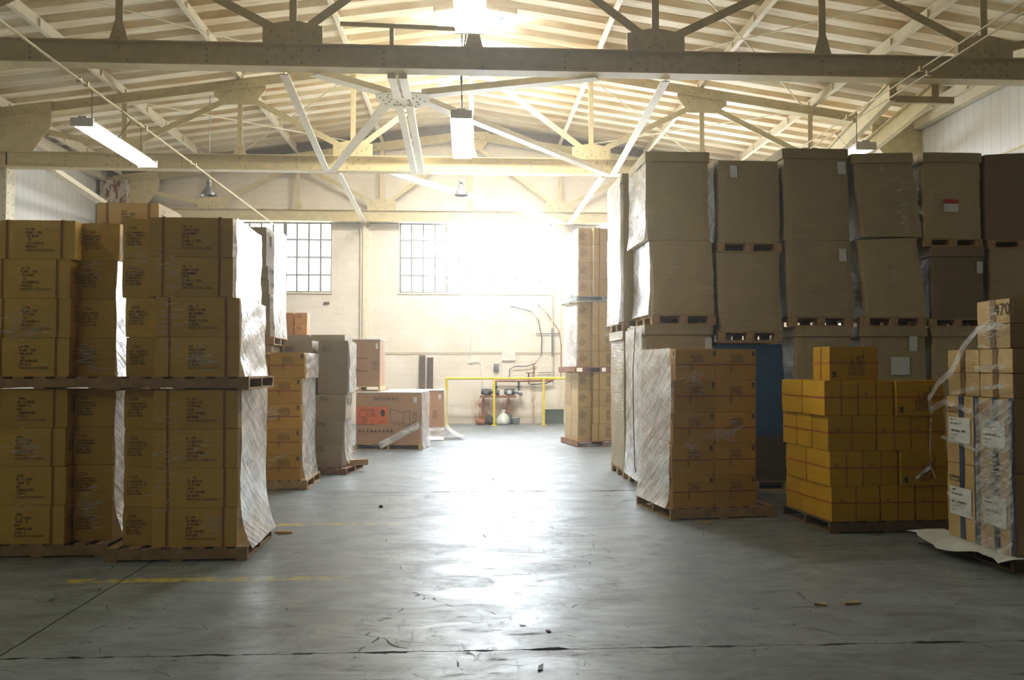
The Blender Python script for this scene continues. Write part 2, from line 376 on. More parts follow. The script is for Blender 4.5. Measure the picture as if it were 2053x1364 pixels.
_carton = {}
def carton_kind(style, L, D, H):
    """the first carton of a style and size: body with its print, then straps, tape and labels as parts. Returns (mesh, [(part name, mesh)])"""
    key = (style, round(L, 3), round(D, 3), round(H, 3))
    if key in _carton: return _carton[key]
    rnd = random.Random(str(key)); mb = carton_body(L, D, H, rnd); parts = []
    ins = .010
    base = style.split('/')[0]
    def strip(P, u0, v0, u1, v1): return (P(u0, v0), P(u1, v0), P(u1, v1), P(u0, v1))
    def ring(name, mat, zc, th, off=.0075):
        m = MB()
        for sd in ('front', 'right', 'back', 'left'):
            P, wd = face_of(L, D, H, sd, off); m.add(strip(P, -off, zc - th / 2, wd + off, zc + th / 2), [(0, 1, 2, 3)])
        parts.append((name, m.mesh(name, [mat])))
    def over(name, mat, frac, th, sides=('front', 'top', 'back'), off=.0072):
        m = MB()
        for sd in sides:
            P, wd = face_of(L, D, H, sd, off); u = wd * (frac if sd != 'back' else 1 - frac)
            m.add(strip(P, u - th / 2, 0, u + th / 2, D if sd == 'top' else H), [(0, 1, 2, 3)])
        parts.append((name, m.mesh(name, [mat])))
    def block(sd, u, v, lines, h, mi=1, head=None, foot=None):
        P, wd = face_of(L, D, H, sd, .0085); y = v
        if head: ink_text(mb, P, head, u + h * 1.2, y, h * 1.7, mi); y -= h * 2.0
        for k, ln in enumerate(lines): ink_line(mb, P, u, y, ln * h, h, rnd, mi); y -= h * 1.55
        if foot: ink_text(mb, P, foot, u, y, h * 1.05, mi, width=min(h * 12.5, wd - u - .02))
    def vblock(sd, u, v, cols, h, mi=1):
        P, wd = face_of(L, D, H, sd, .0085); x = u
        for ln in cols: ink_line(mb, P, x, v, ln * h, h, rnd, mi, True); x += h * 1.5
    if base == 'printed':                            # brown export cartons, print on the long and the short side
        mats = ['card_brown', 'ink', 'ink_red']
        if 'tan' in style: mats[0] = 'card_tan'
        if L > .5:
            block('front', L * .40, H * .74, (4, 7, 6, 3, 8, 5), .020, foot='MADE IN THAILAND')
            over('strap', 'strap_faint', .17, .018); over('strap', 'strap_faint', .84, .018)
            block('right', .05, H * .76, (6, 9, 8, 6), .018, head='CSA'); block('left', .05, H * .76, (6, 9, 8, 6), .018, head='CSA')
        else:
            block('front', .03, H * .72, (9, 10, 8, 7, 8), .017, head='CSA')
            block('right', .10, H * .72, (4, 7, 6, 5), .02, foot='MADE IN THAILAND')
    elif base == 'honey':                            # cartons with upright print and an icon near a corner
        mats = ['card_honey', 'ink', 'ink_red']
        for sd in ('front', 'left', 'right'):
            P, wd = face_of(L, D, H, sd, .0085)
            vblock(sd, wd * .40, H * .56, (5, 6, 5, 6, 5, 5), .018); vblock(sd, wd * .40, H * .28, (4,), .018)
            ink_rect(mb, P, wd - .05, H - .075, wd - .02, H - .025); ink_rect(mb, P, wd - .045, H - .055, wd - .025, H - .045, 0)
        P, wd = face_of(L, D, H, 'front', .0080); ink_rect(mb, P, .01, H * .5 - .006, L - .01, H * .5 + .006, 2)
    elif base == 'strapped':                         # bright yellow cartons tied with red strapping
        mats = ['card_yellow', 'ink', 'ink_red']
        for sd in (('front',) if L > .5 else ()) + (('left', 'right') if D > .5 else ()):
            vblock(sd, face_of(L, D, H, sd)[1] * .42, H * .14, (6, 9, 6, 10, 10, 13), .020)
            P, wd = face_of(L, D, H, sd, .0085); ink_rect(mb, P, .025, .03, .065, .085); ink_rect(mb, P, .035, .05, .055, .06, 0)
        if L <= .5: vblock('front', L * .2, H * .55, (3, 3), .014)
        ring('strap', 'strap_red', H * .52, .014)
        if L > .5: over('strap', 'strap_red', .5, .012, ('left', 'right')) if D <= .5 else None
        else: over('strap', 'strap_red', .5, .012)
    elif base == 'grey':
        mats = ['card_grey', 'ink', 'label_white']
        for sd in ('front', 'right'):
            block(sd, .06, H * .86, (6, 8, 7), .018)
        P, wd = face_of(L, D, H, 'right', .0085)
        for k in (.25, .62): ink_rect(mb, P, wd * k, H * .55, wd * k + .09, H * .82)
    elif base == 'orange':
        mats = ['card_orange', 'ink', 'ink_red']; block('front', L * .2, H * .7, (4, 5), .02)
    elif base == 'kit':                              # big labelled cartons of the far right pallet
        mats = ['card_tan', 'ink', 'label_white']
        P, wd = face_of(L, D, H, 'left', .0085)
        if H > .5:
            block('left', .04, H * .80, (9, 8), .022)
            m = MB(); Pm, _ = face_of(L, D, H, 'left', .0095)
            m.add([Pm(.05, H * .30), Pm(wd - .10, H * .30), Pm(wd - .10, H * .68), Pm(.05, H * .68)], [(0, 1, 2, 3)])
            P2 = face_of(L, D, H, 'left', .0115)[0]
            for k, (ln, hh) in enumerate(((5, .016), (12, .014), (0, 0), (13, .018), (9, .012), (6, .012))):
                if ln: ink_line(m, P2, .08, H * (.63 - .055 * k), min(ln * hh, wd - .22), hh, rnd, 1)
            parts.append(('shipping_label', m.mesh('shipping_label', ['label_white', 'ink'])))
        over('packing_tape', 'tape_blue' if H > .5 else 'tape_brown', .5, .07, ('left',))
        if H > .5: over('corner_tape', 'tape_blue', .95, .06, ('left',), .0076)
        if 'mark' in style: ink_text(mb, P, '4701', wd * .55, H * .34, .10, width=.26)
    elif base == 'white':
        mats = ['label_white', 'ink']; block('front', .03, H * .6, (4, 5), .02)
    _carton[key] = (mb.mesh('cardboard_carton', mats), parts); return _carton[key]

def carton(style, L, D, H, loc, rz, label, group, tilt=(0, 0)):
    me, parts = carton_kind(style, L, D, H)
    o = link('cardboard_carton', me, None, loc, rz); o.rotation_euler = (tilt[0], tilt[1], rz)
    tag(o, label, 'carton', group)
    for nm, pm in parts: link(nm, pm, o)
    return o

# ---------------------------------------------------------------- pallets
_pallet = {}
def pallet(L, D, loc, rz, label, mat='wood', along='u', block=False, h=.125, group='wooden pallets'):
    """origin: middle of the footprint on the ground. along='u': stringers run left to right"""
    root = empty('wooden_pallet', loc, rz); tag(root, label, 'pallet', group)
    key = (round(L, 2), round(D, 2), mat, along, block, h)
    if key not in _pallet:
        a, b = (L, D) if along == 'u' else (D, L)      # a: length of the stringers
        out = []; t = .017; rnd = random.Random(3)
        def put(x0, x1, y0, y1, z0, z1):
            m = MB(); m.span(x0, x1, y0, y1, z0, z1) if along == 'u' else m.span(y0, y1, x0, x1, z0, z1); return m
        for k in (-1, 0, 1):
            yc = k * (b / 2 - (.05 if block else .022)); hw = .05 if block else .022
            if block:
                for q in (-1, 0, 1):
                    xc = q * (a / 2 - .07); out.append(('block', put(xc - .07, xc + .07, yc - hw, yc + hw, t, h - 2 * t)))
                out.append(('stringer_board', put(-a / 2, a / 2, yc - hw, yc + hw, h - 2 * t, h - t)))
            else: out.append(('stringer', put(-a / 2, a / 2, yc - hw, yc + hw, t, h - t)))
        n = 7; wd = .098
        for k in range(n):
            xc = -a / 2 + wd / 2 + k * (a - wd) / (n - 1); e = rnd.uniform(-.006, .006)
            out.append(('deck_board', put(xc - wd / 2, xc + wd / 2, -b / 2 + e * 0, b / 2, h - t, h)))
        for k in range(3):
            xc = -a / 2 + wd / 2 + k * (a - wd) / 2
            out.append(('bottom_board', put(xc - wd / 2, xc + wd / 2, -b / 2, b / 2, 0, t)))
        _pallet[key] = [(n_, m.mesh(n_, [mat])) for n_, m in out]
    for nm, me in _pallet[key]: link(nm, me, root)
    return root

# ---------------------------------------------------------------- stretch film
def paint_glints(parent, c0, u, v, nrm, n, ln, rnd):  # scatters thin pale strips that stand for highlights on film wrinkles
    c0, u, v, nrm = Vector(c0), Vector(u), Vector(v), Vector(nrm); uu, vv = u.normalized(), v.normalized(); m = MB(); had = []
    p = c0 + u * .5 + v * rnd.uniform(.3, .7)
    for _ in range(n * 12):
        if len(had) >= n: break
        q = c0 + u * min(1, max(0, rnd.gauss(.5, .22))) + v * rnd.random() if had else p
        if had and min((q - h).length for h in had) > max(.055, v.length * .09): continue
        had.append(q)
    tot = []
    for q in had:
        near = sorted(had, key=lambda h: (h - q).length)[1:2]
        l = max(ln * rnd.uniform(.3, 1.1), 2.1 * (near[0] - q).length if near else 0); l = min(l, ln * 2.2)
        p = q + nrm * .016; sl = rnd.gauss(.12, .2); t = rnd.uniform(.0012, .0034); d = (uu + vv * sl).normalized()
        m.add([p - d * l / 2, p + nrm * .004 + vv * t, p + d * l / 2, p + nrm * .004 - vv * t], [(0, 1, 2), (0, 2, 3)])
    m.build('film_glint', 'film_glint', parent)
def film(label, sheets, glint_spots=(), group='stretch film on the pallet loads', seed=1, mat='film'):
    """sheets: (origin, u vector, v vector, lean-out at the foot). creases: (origin, u vector, v vector, normal, how many, length)"""
    rnd = random.Random(seed); mb = MB(); k = 16
    for o, u, v, flare in sheets:
        o, u, v = Vector(o), Vector(u), Vector(v); nrm = u.cross(v).normalized()
        vs = []; ph = [rnd.uniform(0, 6) for _ in range(4)]
        for j in range(k + 1):
            for i in range(k + 1):
                a, b = i / k, j / k
                d = .012 + .004 * math.sin(5 * a + 9 * b + ph[0]) + .003 * math.sin(17 * b - 5 * a + ph[1]) + rnd.uniform(-.0015, .0015)
                d += flare * max(0, 1 - b * 3.2) ** 2
                vs.append(o + u * a + v * b + nrm * max(.003, d))
        mb.add(vs, [(j * (k + 1) + i, j * (k + 1) + i + 1, (j + 1) * (k + 1) + i + 1, (j + 1) * (k + 1) + i) for j in range(k) for i in range(k)], 0, True)
    o = mb.build('stretch_film', mat); tag(o, label, 'plastic film', group)
    for c in glint_spots: paint_glints(o, *c, rnd)              # painted highlights of film folds, gathered in clusters
    return o

# ================================================================ the building
RX, RIDGE, SL = 0.1, 8.86, 0.145                       # ridge line, height of the deck, roof slope
roof = lambda x: RIDGE - SL * abs(x - RX)
XL, XR, YB, YF = -10.5, 10.2, 25.0, -15.0
mb = MB(); mb.span(XL - .3, XR + .3, YF - .3, YB + .3, -.2, 0); struct(mb.build('floor', 'concrete'))

def far_wall():
    mb = MB(); y0, y1 = YB, YB + .35
    wins = ((-8.1, -3.95), (-1.98, 2.55), (3.95, 8.1)); z0, z1 = 3.85, 5.93
    xs = [XL] + [v for w_ in wins for v in w_] + [XR]
    mb.span(XL, XR, y0, y1, 0, z0)
    for a, b in zip(xs[0::2], xs[1::2]): mb.span(a, b, y0, y1, z0, z1)
    mb.poly([(XL, z1), (XR, z1), (XR, roof(XR)), (RX, RIDGE), (XL, roof(XL))], y0, y1)
    struct(mb.build('wall_back', 'brick_cream'))
    for i, (a, b) in enumerate(wins):
        f = MB(); yc = YB + .2
        for x0, x1, q0, q1 in ((a, a + .05, z0, z1), (b - .05, b, z0, z1), (a, b, z0, z0 + .05), (a, b, z1 - .05, z1)): f.span(x0, x1, yc - .03, yc + .03, q0, q1)
        n = round((b - a) / .345); st = (b - a) / n
        for k in range(1, n):
            hw = .055 if k in (n // 3, n - n // 3) else .024
            f.span(a + k * st - hw, a + k * st + hw, yc - .02, yc + .02, z0, z1)
        for k in range(1, 4): f.span(a, b, yc - .025, yc + .02, z0 + k * (z1 - z0) / 4 - .024, z0 + k * (z1 - z0) / 4 + .024)
        fr = struct(f.build('window_%d' % (i + 1), 'steel_grey'))
        bars = MB()                                    # level guard bars across the reveal
        for k in (1, 2, 3): bars.tube([(a, YB + .06, z0 + k * .52), (b, YB + .06, z0 + k * .52)], .018, 6)
        bars.build('guard_bar', 'steel_grey', fr)
        e = (a + .02, a + (n // 3) * st, a + (n - n // 3) * st, b - .02)     # three glazed bays, glow set dimmer in some so the bars show
        for k in range(3):
            p = MB(); p.span(e[k], e[k + 1], yc + .035, yc + .045, z0 + .02, z1 - .02)
            p.build('pane', (('pane_dim',) * 3, ('pane_dim', 'pane_centre', 'pane_centre'), ('pane_side',) * 3)[i][k], fr)
        s = MB(); s.span(a - .03, b + .03, YB - .04, YB + .15, z0 - .05, z0); s.build('sill', 'steel_pale', fr)
far_wall()
for nm, x0, x1 in (('wall_left', XL - .3, XL), ('wall_right', XR, XR + .3)):
    mb = MB(); mb.span(x0, x1, YF, YB + .35, 0, roof(x0 if x0 < 0 else x1) + .1); struct(mb.build(nm, 'siding'))
mb = MB(); mb.poly([(XL, 0), (XR, 0), (XR, roof(XR)), (RX, RIDGE), (XL, roof(XL))], YF - .3, YF); struct(mb.build('wall_front', 'siding'))

def ceiling():
    prof = []; y = YF - .3; P = .60
    while y < YB + .4: prof += [(y, 0), (y + .27, 0), (y + .31, .11), (y + .56, .11)]; y += P
    mb = MB(); vs = []
    for yy, dz in prof: vs += [(x, yy, roof(x) + dz) for x in (XL - .3, RX, XR + .3)] + [(x, yy, roof(x) + .25) for x in (XL - .3, RX, XR + .3)]
    n = len(prof); fs = []
    for i in range(n - 1):
        a, b = i * 6, i * 6 + 6
        for k in (0, 1): fs += [(a + k, a + k + 1, b + k + 1, b + k), (a + 3 + k, b + 3 + k, b + 4 + k, a + 4 + k)]
    mb.add(vs, fs)
    struct(mb.build('ceiling', 'deck'))
ceiling()
# dark brown strip under the deck along the gable, and lintel boards over the window heads
mb = MB()
for a, b in ((XL, RX), (RX, XR)): mb.bar((a, YB - .12, roof(a) - .14), (b, YB - .12, roof(b) - .14), .24, .24)
struct(mb.build('trim_1', 'trim_brown'))
for i, (a, b) in enumerate(((-3.9, -3.15), (-2.85, -2.0), (3.2, 3.9))):
    mb = MB(); mb.span(a, b, YB - .05, YB, 5.88, 5.98); struct(mb.build('trim_%d' % (i + 2), 'trim_brown'))
# shallow pilasters on the far wall
for i, x in enumerate((-2.98, 2.9)):
    mb = MB(); mb.span(x - .12, x + .12, YB - .10, YB, 0, 5.9); mb.span(x - .04, x + .04, YB - .16, YB - .1, 0, 5.9); struct(mb.build('trim_%d' % (i + 5), 'steel_pale'))

# ---------------------------------------------------------------- skylight
def skylight(x0, x1, y0, y1, label, mark=False):
    r = empty('skylight', ((x0 + x1) / 2, (y0 + y1) / 2, roof((x0 + x1) / 2) - .1)); tag(r, label, 'skylight', 'roof skylights')
    hx, hy = (x1 - x0) / 2, (y1 - y0) / 2
    pts = [(x - r.location.x, y - r.location.y, roof(x) - .06 - r.location.z) for y in (y0, y1) for x in (x0, RX, x1)]
    p = MB(); p.add(pts, [(0, 1, 4, 3), (1, 2, 5, 4)]); p.build('pane', 'skylight_pane', r)
    f = MB()
    for a, b in ((0, 1), (1, 2), (3, 4), (4, 5), (0, 3), (2, 5)): f.bar(pts[a], pts[b], .06, .10, (0, 0, 1))
    f.build('frame', 'steel_cream', r)
    if mark:                                           # blue printing seen on the sheet
        g = MB(); cx, cy = hx - .20, -.02
        zz = pts[2][2] + .012
        ring = [(cx + .10 * math.cos(t), cy + .17 * math.sin(t)) for t in [math.pi * (1.5 - 1.6 * k / 14) for k in range(15)]]
        for p0, p1 in zip(ring, ring[1:]): g.bar((*p0, zz - .02), (*p1, zz - .02), .055, .012, (0, 0, 1))
        g.bar((cx - .10, cy - .18, zz - .02), (cx + .10, cy - .18, zz - .02), .055, .012, (0, 0, 1))
        g.build('printed_mark', 'blue_print', r)
skylight(-1.5, 1.7, 18.75, 19.5, 'added unseen skylight at the ridge hidden behind the nearest truss')  # added, out of sight, to brighten the end wall
skylight(-.63, .96, 16.5, 17.4, 'bright skylight in the roof ridge with a blue mark on its sheet', True)

# ---------------------------------------------------------------- roof trusses
PX = [-9.75, -7.3, -4.87, -2.46, .1, 2.73, 5.2, 7.65, 10.0]
ZB0, ZB1 = 5.90, 6.21
topz = lambda x: 8.36 - SL * abs(x - RX)               # underside of the top chord
def truss(y, label, detail=True):
    r = empty('roof_truss', (0, y, 0)); tag(r, label, 'roof truss', 'riveted roof trusses'); cm = ['steel_cream', 'rivet']
    b = MB()
    b.span(XL + .05, XR - .05, -.02, .02, ZB0, ZB1); b.span(XL + .05, XR - .05, -.13, .13, ZB0 - .022, ZB0 + .01)
    b.span(XL + .05, XR - .05, -.10, .10, ZB1 - .005, ZB1 + .012)
    if detail:
        for i, x in enumerate(PX[:-1]):
            xm = (x + PX[i + 1]) / 2
            for dz in (.07, .15, .24): b.stud((xm, -.02, ZB0 + dz))
            for dx in (-.3, .3): b.stud((xm + dx, -.02, ZB0 + .05))
        for x in (PX[1], PX[3], PX[5], PX[7]):
            for k in range(4):
                for dz in (.07, .25): b.stud((x - .36 + .24 * k, -.02, ZB0 + dz))
            for k in range(3): b.stud((x - .24 + .24 * k, -.02, ZB0 + .16))
        for x in (PX[2], PX[6], PX[4]): b.stud((x, -.02, ZB0 + .24)); b.stud((x + .12, -.02, ZB0 + .06))
    b.build('bottom_chord', cm, r)
    for a, c in ((PX[0] - .5, RX), (RX, PX[-1] + .15)):
        t = MB(); t.bar((a, 0, topz(a) + .12), (c, 0, topz(c) + .12), .24, .03); t.bar((a, 0, topz(a) + .01), (c, 0, topz(c) + .01), .02, .22)
        if detail:
            k = 0; x = a + .5
            while x < c - .3: t.stud((x, -.016, topz(x) + .12)); x += .55
        t.build('top_chord', cm, r)
    for i in range(1, 8):
        x = PX[i]; v = MB(); v.angle((x, -.03, ZB1), (x, -.03, topz(x) + .05), .105, .07)
        v.poly([(x - .14, ZB1), (x + .14, ZB1), (x + .055, ZB1 + .3), (x - .055, ZB1 + .3)], -.045, -.03)
        for dz in (.06, .15): v.stud((x, -.045, ZB1 + dz), .016)
        v.build('vertical_strut', cm, r)
    dg = [(0, 't', 1, 'b'), (1, 'b', 2, 't'), (2, 't', 3, 'b'), (3, 'b', 4, 't'), (4, 't', 5, 'b'), (5, 'b', 6, 't'), (6, 't', 7, 'b'), (7, 'b', 8, 't')]
    for i, p, j, q in dg:
        za = topz(PX[i]) - .1 if p == 't' else ZB1 + .1; zc = topz(PX[j]) - .1 if q == 't' else ZB1 + .1
        v = MB(); v.angle((PX[i], -.05, za), (PX[j], -.05, zc), .12, .08); v.build('diagonal_strut', cm, r)
    def plate(pts, studs):
        g = MB(); g.poly(pts, -.062, -.046)
        for s_ in studs: g.stud((s_[0], -.062, s_[1]), .018)
        g.build('gusset_plate', cm, r)
    for i in (1, 3, 5, 7):
        x = PX[i]; wd = .42
        plate([(x - wd, ZB1 - .02), (x + wd, ZB1 - .02), (x + wd, ZB1 + .27), (x + .1, ZB1 + .34), (x - .1, ZB1 + .34), (x - wd, ZB1 + .27)],
              [(x + dx, ZB1 + dz) for dx, dz in ((-.3, .18), (-.2, .12), (-.1, .06), (0, .2), (0, .1), (.1, .06), (.2, .12), (.3, .18))])
    for i in (2, 4, 6):
        x = PX[i]; z = topz(x); s = -SL * (1 if x > RX else -1) if i != 4 else 0
        plate([(x - .55, z + .2 - .55 * s), (x + .55, z + .2 + .55 * s), (x + .55, z - .08 + .55 * s), (x + .3, z - .34), (x - .3, z - .34), (x - .55, z - .08 - .55 * s)],
              [(x + dx, z + dz) for dx, dz in ((-.45, .1), (-.3, .12), (-.15, .1), (0, .12), (.15, .1), (.3, .12), (.45, .1), (-.3, -.1), (-.2, -.04), (.2, -.04), (.3, -.1), (-.38, -.16), (.38, -.16))])
    for x, d in ((PX[0], 1), (PX[-1], -1)):
        z = topz(x)
        plate([(x - .35 * d, z + .2), (x + .95 * d, z + .25 + .9 * SL), (x + .95 * d, z - .15), (x + .55 * d, ZB1), (x - .35 * d, ZB1)],
              [(x + d * (-.1 + .12 * k), z + .12 - dz + .017 * k) for k in range(7) for dz in (0, .1, .3)])
    return r
truss(12.05, 'riveted cream steel roof truss nearest the viewer, spanning over the aisle')
truss(18.40, 'riveted steel roof truss second from the viewer, behind the hanging tube lamps')
truss(24.72, 'pale steel roof truss tight against the brick end wall over the windows', False)

# purlins on the top chords, running the length of the hall
names = {-9.9: 'along the eave at the left wall', -7.45: 'second from the left wall', -4.95: 'third from the left wall', -2.5: 'left of the ridge skylight', 2.78: 'on the other side of the ridge skylight',
         5.25: 'third from the right wall', 7.8: 'second from the right wall', 10.0: 'along the eave at the right wall'}
for x, s_ in names.items():
    mb = MB(); z = roof(x) - .002; d = .09 if x < 0 else -.09
    mb.span(-.012, .012, YF, YB - .26, -.24, 0); mb.span(min(0, d), max(0, d), YF, YB - .26, -.25, -.235); mb.span(min(0, -d), max(0, -d), YF, YB - .26, -.02, -.003)
    y = 5.0
    while y < YB - .5: mb.span(-.05, .05, y - .03, y + .03, -.20, -.05); y += 1.25
    tag(mb.build('roof_purlin', 'steel_pale', None, (x, 0, z)), 'cream steel purlin under the roof deck ' + s_, 'purlin', 'roof purlins')

# horizontal bracing between the trusses
def strut(a, b, label, w_=.13, h=.10, dbl=False):
    mb = MB(); a, b = Vector(a), Vector(b); mid = (a + b) / 2
    if dbl:
        s = (b - a).cross(Vector((0, 0, 1))).normalized() * (w_ * .34)
        mb.bar(a - mid + s, b - mid + s, w_ * .5, h, (0, 0, 1)); mb.bar(a - mid - s, b - mid - s, w_ * .5, h, (0, 0, 1))
        for k in range(1, 8): p = a.lerp(b, k / 8) - mid; mb.box(p + Vector((0, 0, h * .3)), (w_ * .5, .06, .012))
    else: mb.bar(a - mid, b - mid, w_, .016, (0, 0, 1)); mb.bar(a - mid + Vector((0, 0, h / 2)), b - mid + Vector((0, 0, h / 2)), .02, h, (0, 0, 1))
    tag(mb.build('bracing_strut', 'steel_pale', None, mid), label, 'steel strut', 'bracing struts between the trusses')
ST = Vector((-1.02, 13.55, 5.97)); zc = 5.86
strut((-2.2, 12.2, zc), ST + Vector((-.2, -.1, 0)), 'short pale strut from the star plate up to the nearest truss, angled leftward', .18, .12)
strut((-1.0, 12.15, zc), ST + Vector((0, -.15, 0)), 'slotted double strut running straight from the nearest truss to the star plate', .24, .10, True)
strut((1.9, 12.15, zc), ST + Vector((.3, -.1, 0)), 'long flat strut from the star plate over to the nearest truss, above the tube lamp', .18, .12)
strut(ST + Vector((-.25, .2, 0)), (-2.9, 18.3, zc), 'strut from the star plate down-left to the second truss', .18, .12)
strut(ST + Vector((0, .25, 0)), (-1.05, 18.3, zc), 'slotted double strut from the star plate straight to the second truss', .24, .10, True)
strut(ST + Vector((.3, .15, 0)), (3.05, 18.3, zc), 'strut from the star plate passing behind the middle tube lamp to the second truss', .18, .12)
mb = MB(); mb.poly([(-.42, -.30), (-.15, -.38), (.36, -.30), (.42, .05), (.2, .36), (-.2, .40), (-.42, .1)], 0, .02)
g = MB(); pts = [(-.42, -.25), (-.12, -.42), (.38, -.32), (.42, .05), (.24, .42), (-.24, .46), (-.42, .12)]; n = len(pts)
g.add([(x, y, -.03) for x, y in pts] + [(x, y, -.012) for x, y in pts], [tuple(range(n)), tuple(range(2 * n - 1, n - 1, -1))] + [(i, (i + 1) % n, n + (i + 1) % n, n + i) for i in range(n)])
for k in range(26): a = k * 2.4; q = .09 + .29 * (k / 26) ** .6; g.stud((q * math.cos(a), q * 1.02 * math.sin(a), -.03), .022, 'z', .02)
tag(g.build('star_gusset_plate', ['steel_pale', 'rivet'], None, ST), 'riveted cream plate where six bracing struts meet in a star', 'steel plate')
strut((-2.62, 12.2, zc), (-3.0, 18.3, zc), 'lengthwise strut between first and second truss, left of the star plate')
strut((2.92, 12.2, zc), (3.2, 18.3, zc), 'lengthwise strut between first and second truss, right of the middle tube lamp')
strut((-2.78, 18.55, zc), (-2.97, 24.6, zc), 'lengthwise strut from second truss to end wall truss, left of the middle windows')
strut((3.0, 18.55, zc), (3.02, 24.6, zc), 'lengthwise strut from second truss to end wall truss, right of the bright window')
strut((-1.7, 18.55, zc), (2.9, 24.6, zc), 'slanting strut behind the second truss, passing behind the small cone lamp', .16, .12)
strut((-8.9, 18.55, zc), (-9.7, 24.6, zc), 'strut near the left wall running back to the rusty column', .2, .16)
for (a, b, l) in (((6.35, 12.2, 5.76), (7.5, 18.25, 5.76), 'wide boxed strut over the tall grey cartons, nearer rail'), ((7.0, 12.2, 5.76), (8.0, 18.25, 5.76), 'wide boxed strut over the tall grey cartons, rail nearer the wall')):
    mb = MB(); a, b = Vector(a), Vector(b); m_ = (a + b) / 2; mb.bar(a - m_, b - m_, .1, .26, (0, 0, 1)); mb.bar(a - m_ + Vector((0, 0, .12)), b - m_ + Vector((0, 0, .12)), .2, .02, (0, 0, 1))
    tag(mb.build('boxed_strut', 'steel_cream', None, m_), l, 'steel strut', 'bracing struts between the trusses')
mb = MB(); mb.span(-.45, .45, -.03, .03, -.05, .05); tag(mb.build('strut_hanger', 'steel_cream', None, (6.85, 12.25, 5.66)), 'short bracket under the nearest truss carrying the boxed strut', 'bracket')

# tie rods crossing under the roof
for a, b, l in (((-7.0, 18.5, 7.35), (-2.6, 24.5, 8.05), 'thin tie rod under the roof left of the ridge, rising to the wall'), ((-2.5, 18.5, 8.05), (-7.0, 24.5, 7.4), 'thin tie rod under the roof left of the ridge, falling to the wall'),
                ((2.75, 12.3, 8.05), (7.4, 18.2, 7.45), 'thin tie rod right of the ridge between the first two trusses, falling rightward'), ((7.4, 12.3, 7.4), (2.8, 18.2, 8.05), 'thin tie rod right of the ridge between the first two trusses, rising leftward'),
                ((2.75, 18.5, 8.05), (7.4, 24.5, 7.4), 'thin tie rod behind the second truss above the right windows, falling rightward'), ((7.4, 18.5, 7.4), (2.8, 24.5, 8.05), 'thin tie rod behind the second truss above the right windows, rising leftward'),
                ((-7.3, 12.3, 7.4), (-2.6, 18.2, 8.05), 'thin tie rod left of the ridge between the first two trusses')):
    mb = MB(); m_ = (Vector(a) + Vector(b)) / 2; mb.tube([Vector(a) - m_, Vector(b) - m_], .013, 6)
    tag(mb.build('tie_rod', 'steel_pale', None, m_), l, 'tie rod', 'tie rods under the roof')

# columns along the side walls
def column(x, y, d, label, mat='steel_pale'):
    r = empty('steel_column', (x, y, 0)); tag(r, label, 'column', 'steel wall columns')
    mb = MB(); mb.span(-.36, .36, -.012, .012, 0, topz(x) + .1); mb.build('web', [mat, 'rivet'], r)
    for s in (-1, 1):
        f = MB(); f.span(s * .36 - .015, s * .36 + .015, -.17, .17, 0, topz(x) + .1)
        z = .3
        while z < 7:
            for yy in (-.10, .10): f.stud((s * .36 + (.015 if s > 0 else -.015), yy, z), .02, 'x', .012 * (1 if s > 0 else -1))
            z += .22
        f.build('flange', [mat, 'rivet'], r)
    p = MB()
    for s in (-1, 1): p.span(s * .26 - .06, s * .26 + .06, -.03, -.012, 0, topz(x))
    z = .3
    while z < 7: p.stud((-.26, -.03, z), .018); p.stud((.26, -.03, z), .018); z += .2
    p.build('stiffener', [mat, 'rivet'], r)
column(-10.1, 18.55, 1, 'pale riveted steel column on the left wall under the second truss')
column(-10.0, 24.62, 1, 'rust-streaked steel column in the corner where left wall meets end wall', 'rusty_column')
column(9.82, 18.55, -1, 'pale steel column on the right wall above the tall grey cartons')
mb = MB(); mb.span(-.09, .09, YF, YB, -.14, .14); tag(mb.build('eave_beam', 'steel_pale', None, (XL + .12, 0, 7.12)), 'pale steel eave beam along the top of the left wall', 'beam', 'eave beams')
tag(mb.build('eave_beam', 'steel_pale', None, (XR - .12, 0, 7.12)), 'pale steel eave beam along the top of the right wall', 'beam', 'eave beams')

# ---------------------------------------------------------------- lamps
def tube_lamp(x, y0, y1, z, label, tubes=4, hang=.5):
    r = empty('tube_lamp', (x, (y0 + y1) / 2, z)); tag(r, label, 'lamp', 'hanging tube lamps'); h = (y1 - y0) / 2
    b = MB(); b.span(-.06, .06, -h, h, .06, .12); b.poly([(-.06, .06), (-.17, .035), (-.17, .028), (.17, .028), (.17, .035), (.06, .06)], -h, h); b.build('housing', 'paint_white', r)
    for s in (-1, 1): e = MB(); e.span(-.16, .16, s * h - .015, s * h + .015, -.03, .09); e.build('end_plate', 'paint_white', r)
    for k in range(tubes):
        xx = -.12 + .24 * k / (tubes - 1); t = MB(); t.tube([(xx, -h + .03, -.004), (xx, h - .03, -.004)], .019, 8); t.build('tube', 'tube_glow', r)
    for s in (-.75, .75):
        c = MB(); c.tube([(0, s * h, .12), (0, s * h, .12 + hang)], .006, 5); c.build('hanger_rod', 'steel_dark', r)
    return r
tube_lamp(-5.48, 12.3, 14.8, 5.12, 'lit tube lamp hanging over the brown carton stacks by the left wall', 2, .49)
tube_lamp(-5.48, 6.7, 9.2, 5.12, 'added unseen tube lamp of the left row over the nearest brown stacks', 2, .49)  # extra lamp out of view, added to brighten the left stacks
tube_lamp(-5.48, 1.1, 3.6, 5.12, 'added unseen tube lamp of the left row beside the viewer', 2, .49)  # unseen lamp added to light the fronts of the left stacks
tube_lamp(-.08, 12.5, 14.95, 5.38, 'lit tube lamp hanging below the star plate in the middle of the hall', 4, 3.37)
tube_lamp(.03, 6.9, 9.35, 5.40, 'lit tube lamp overhead in front of the nearest truss', 4, 3.35)
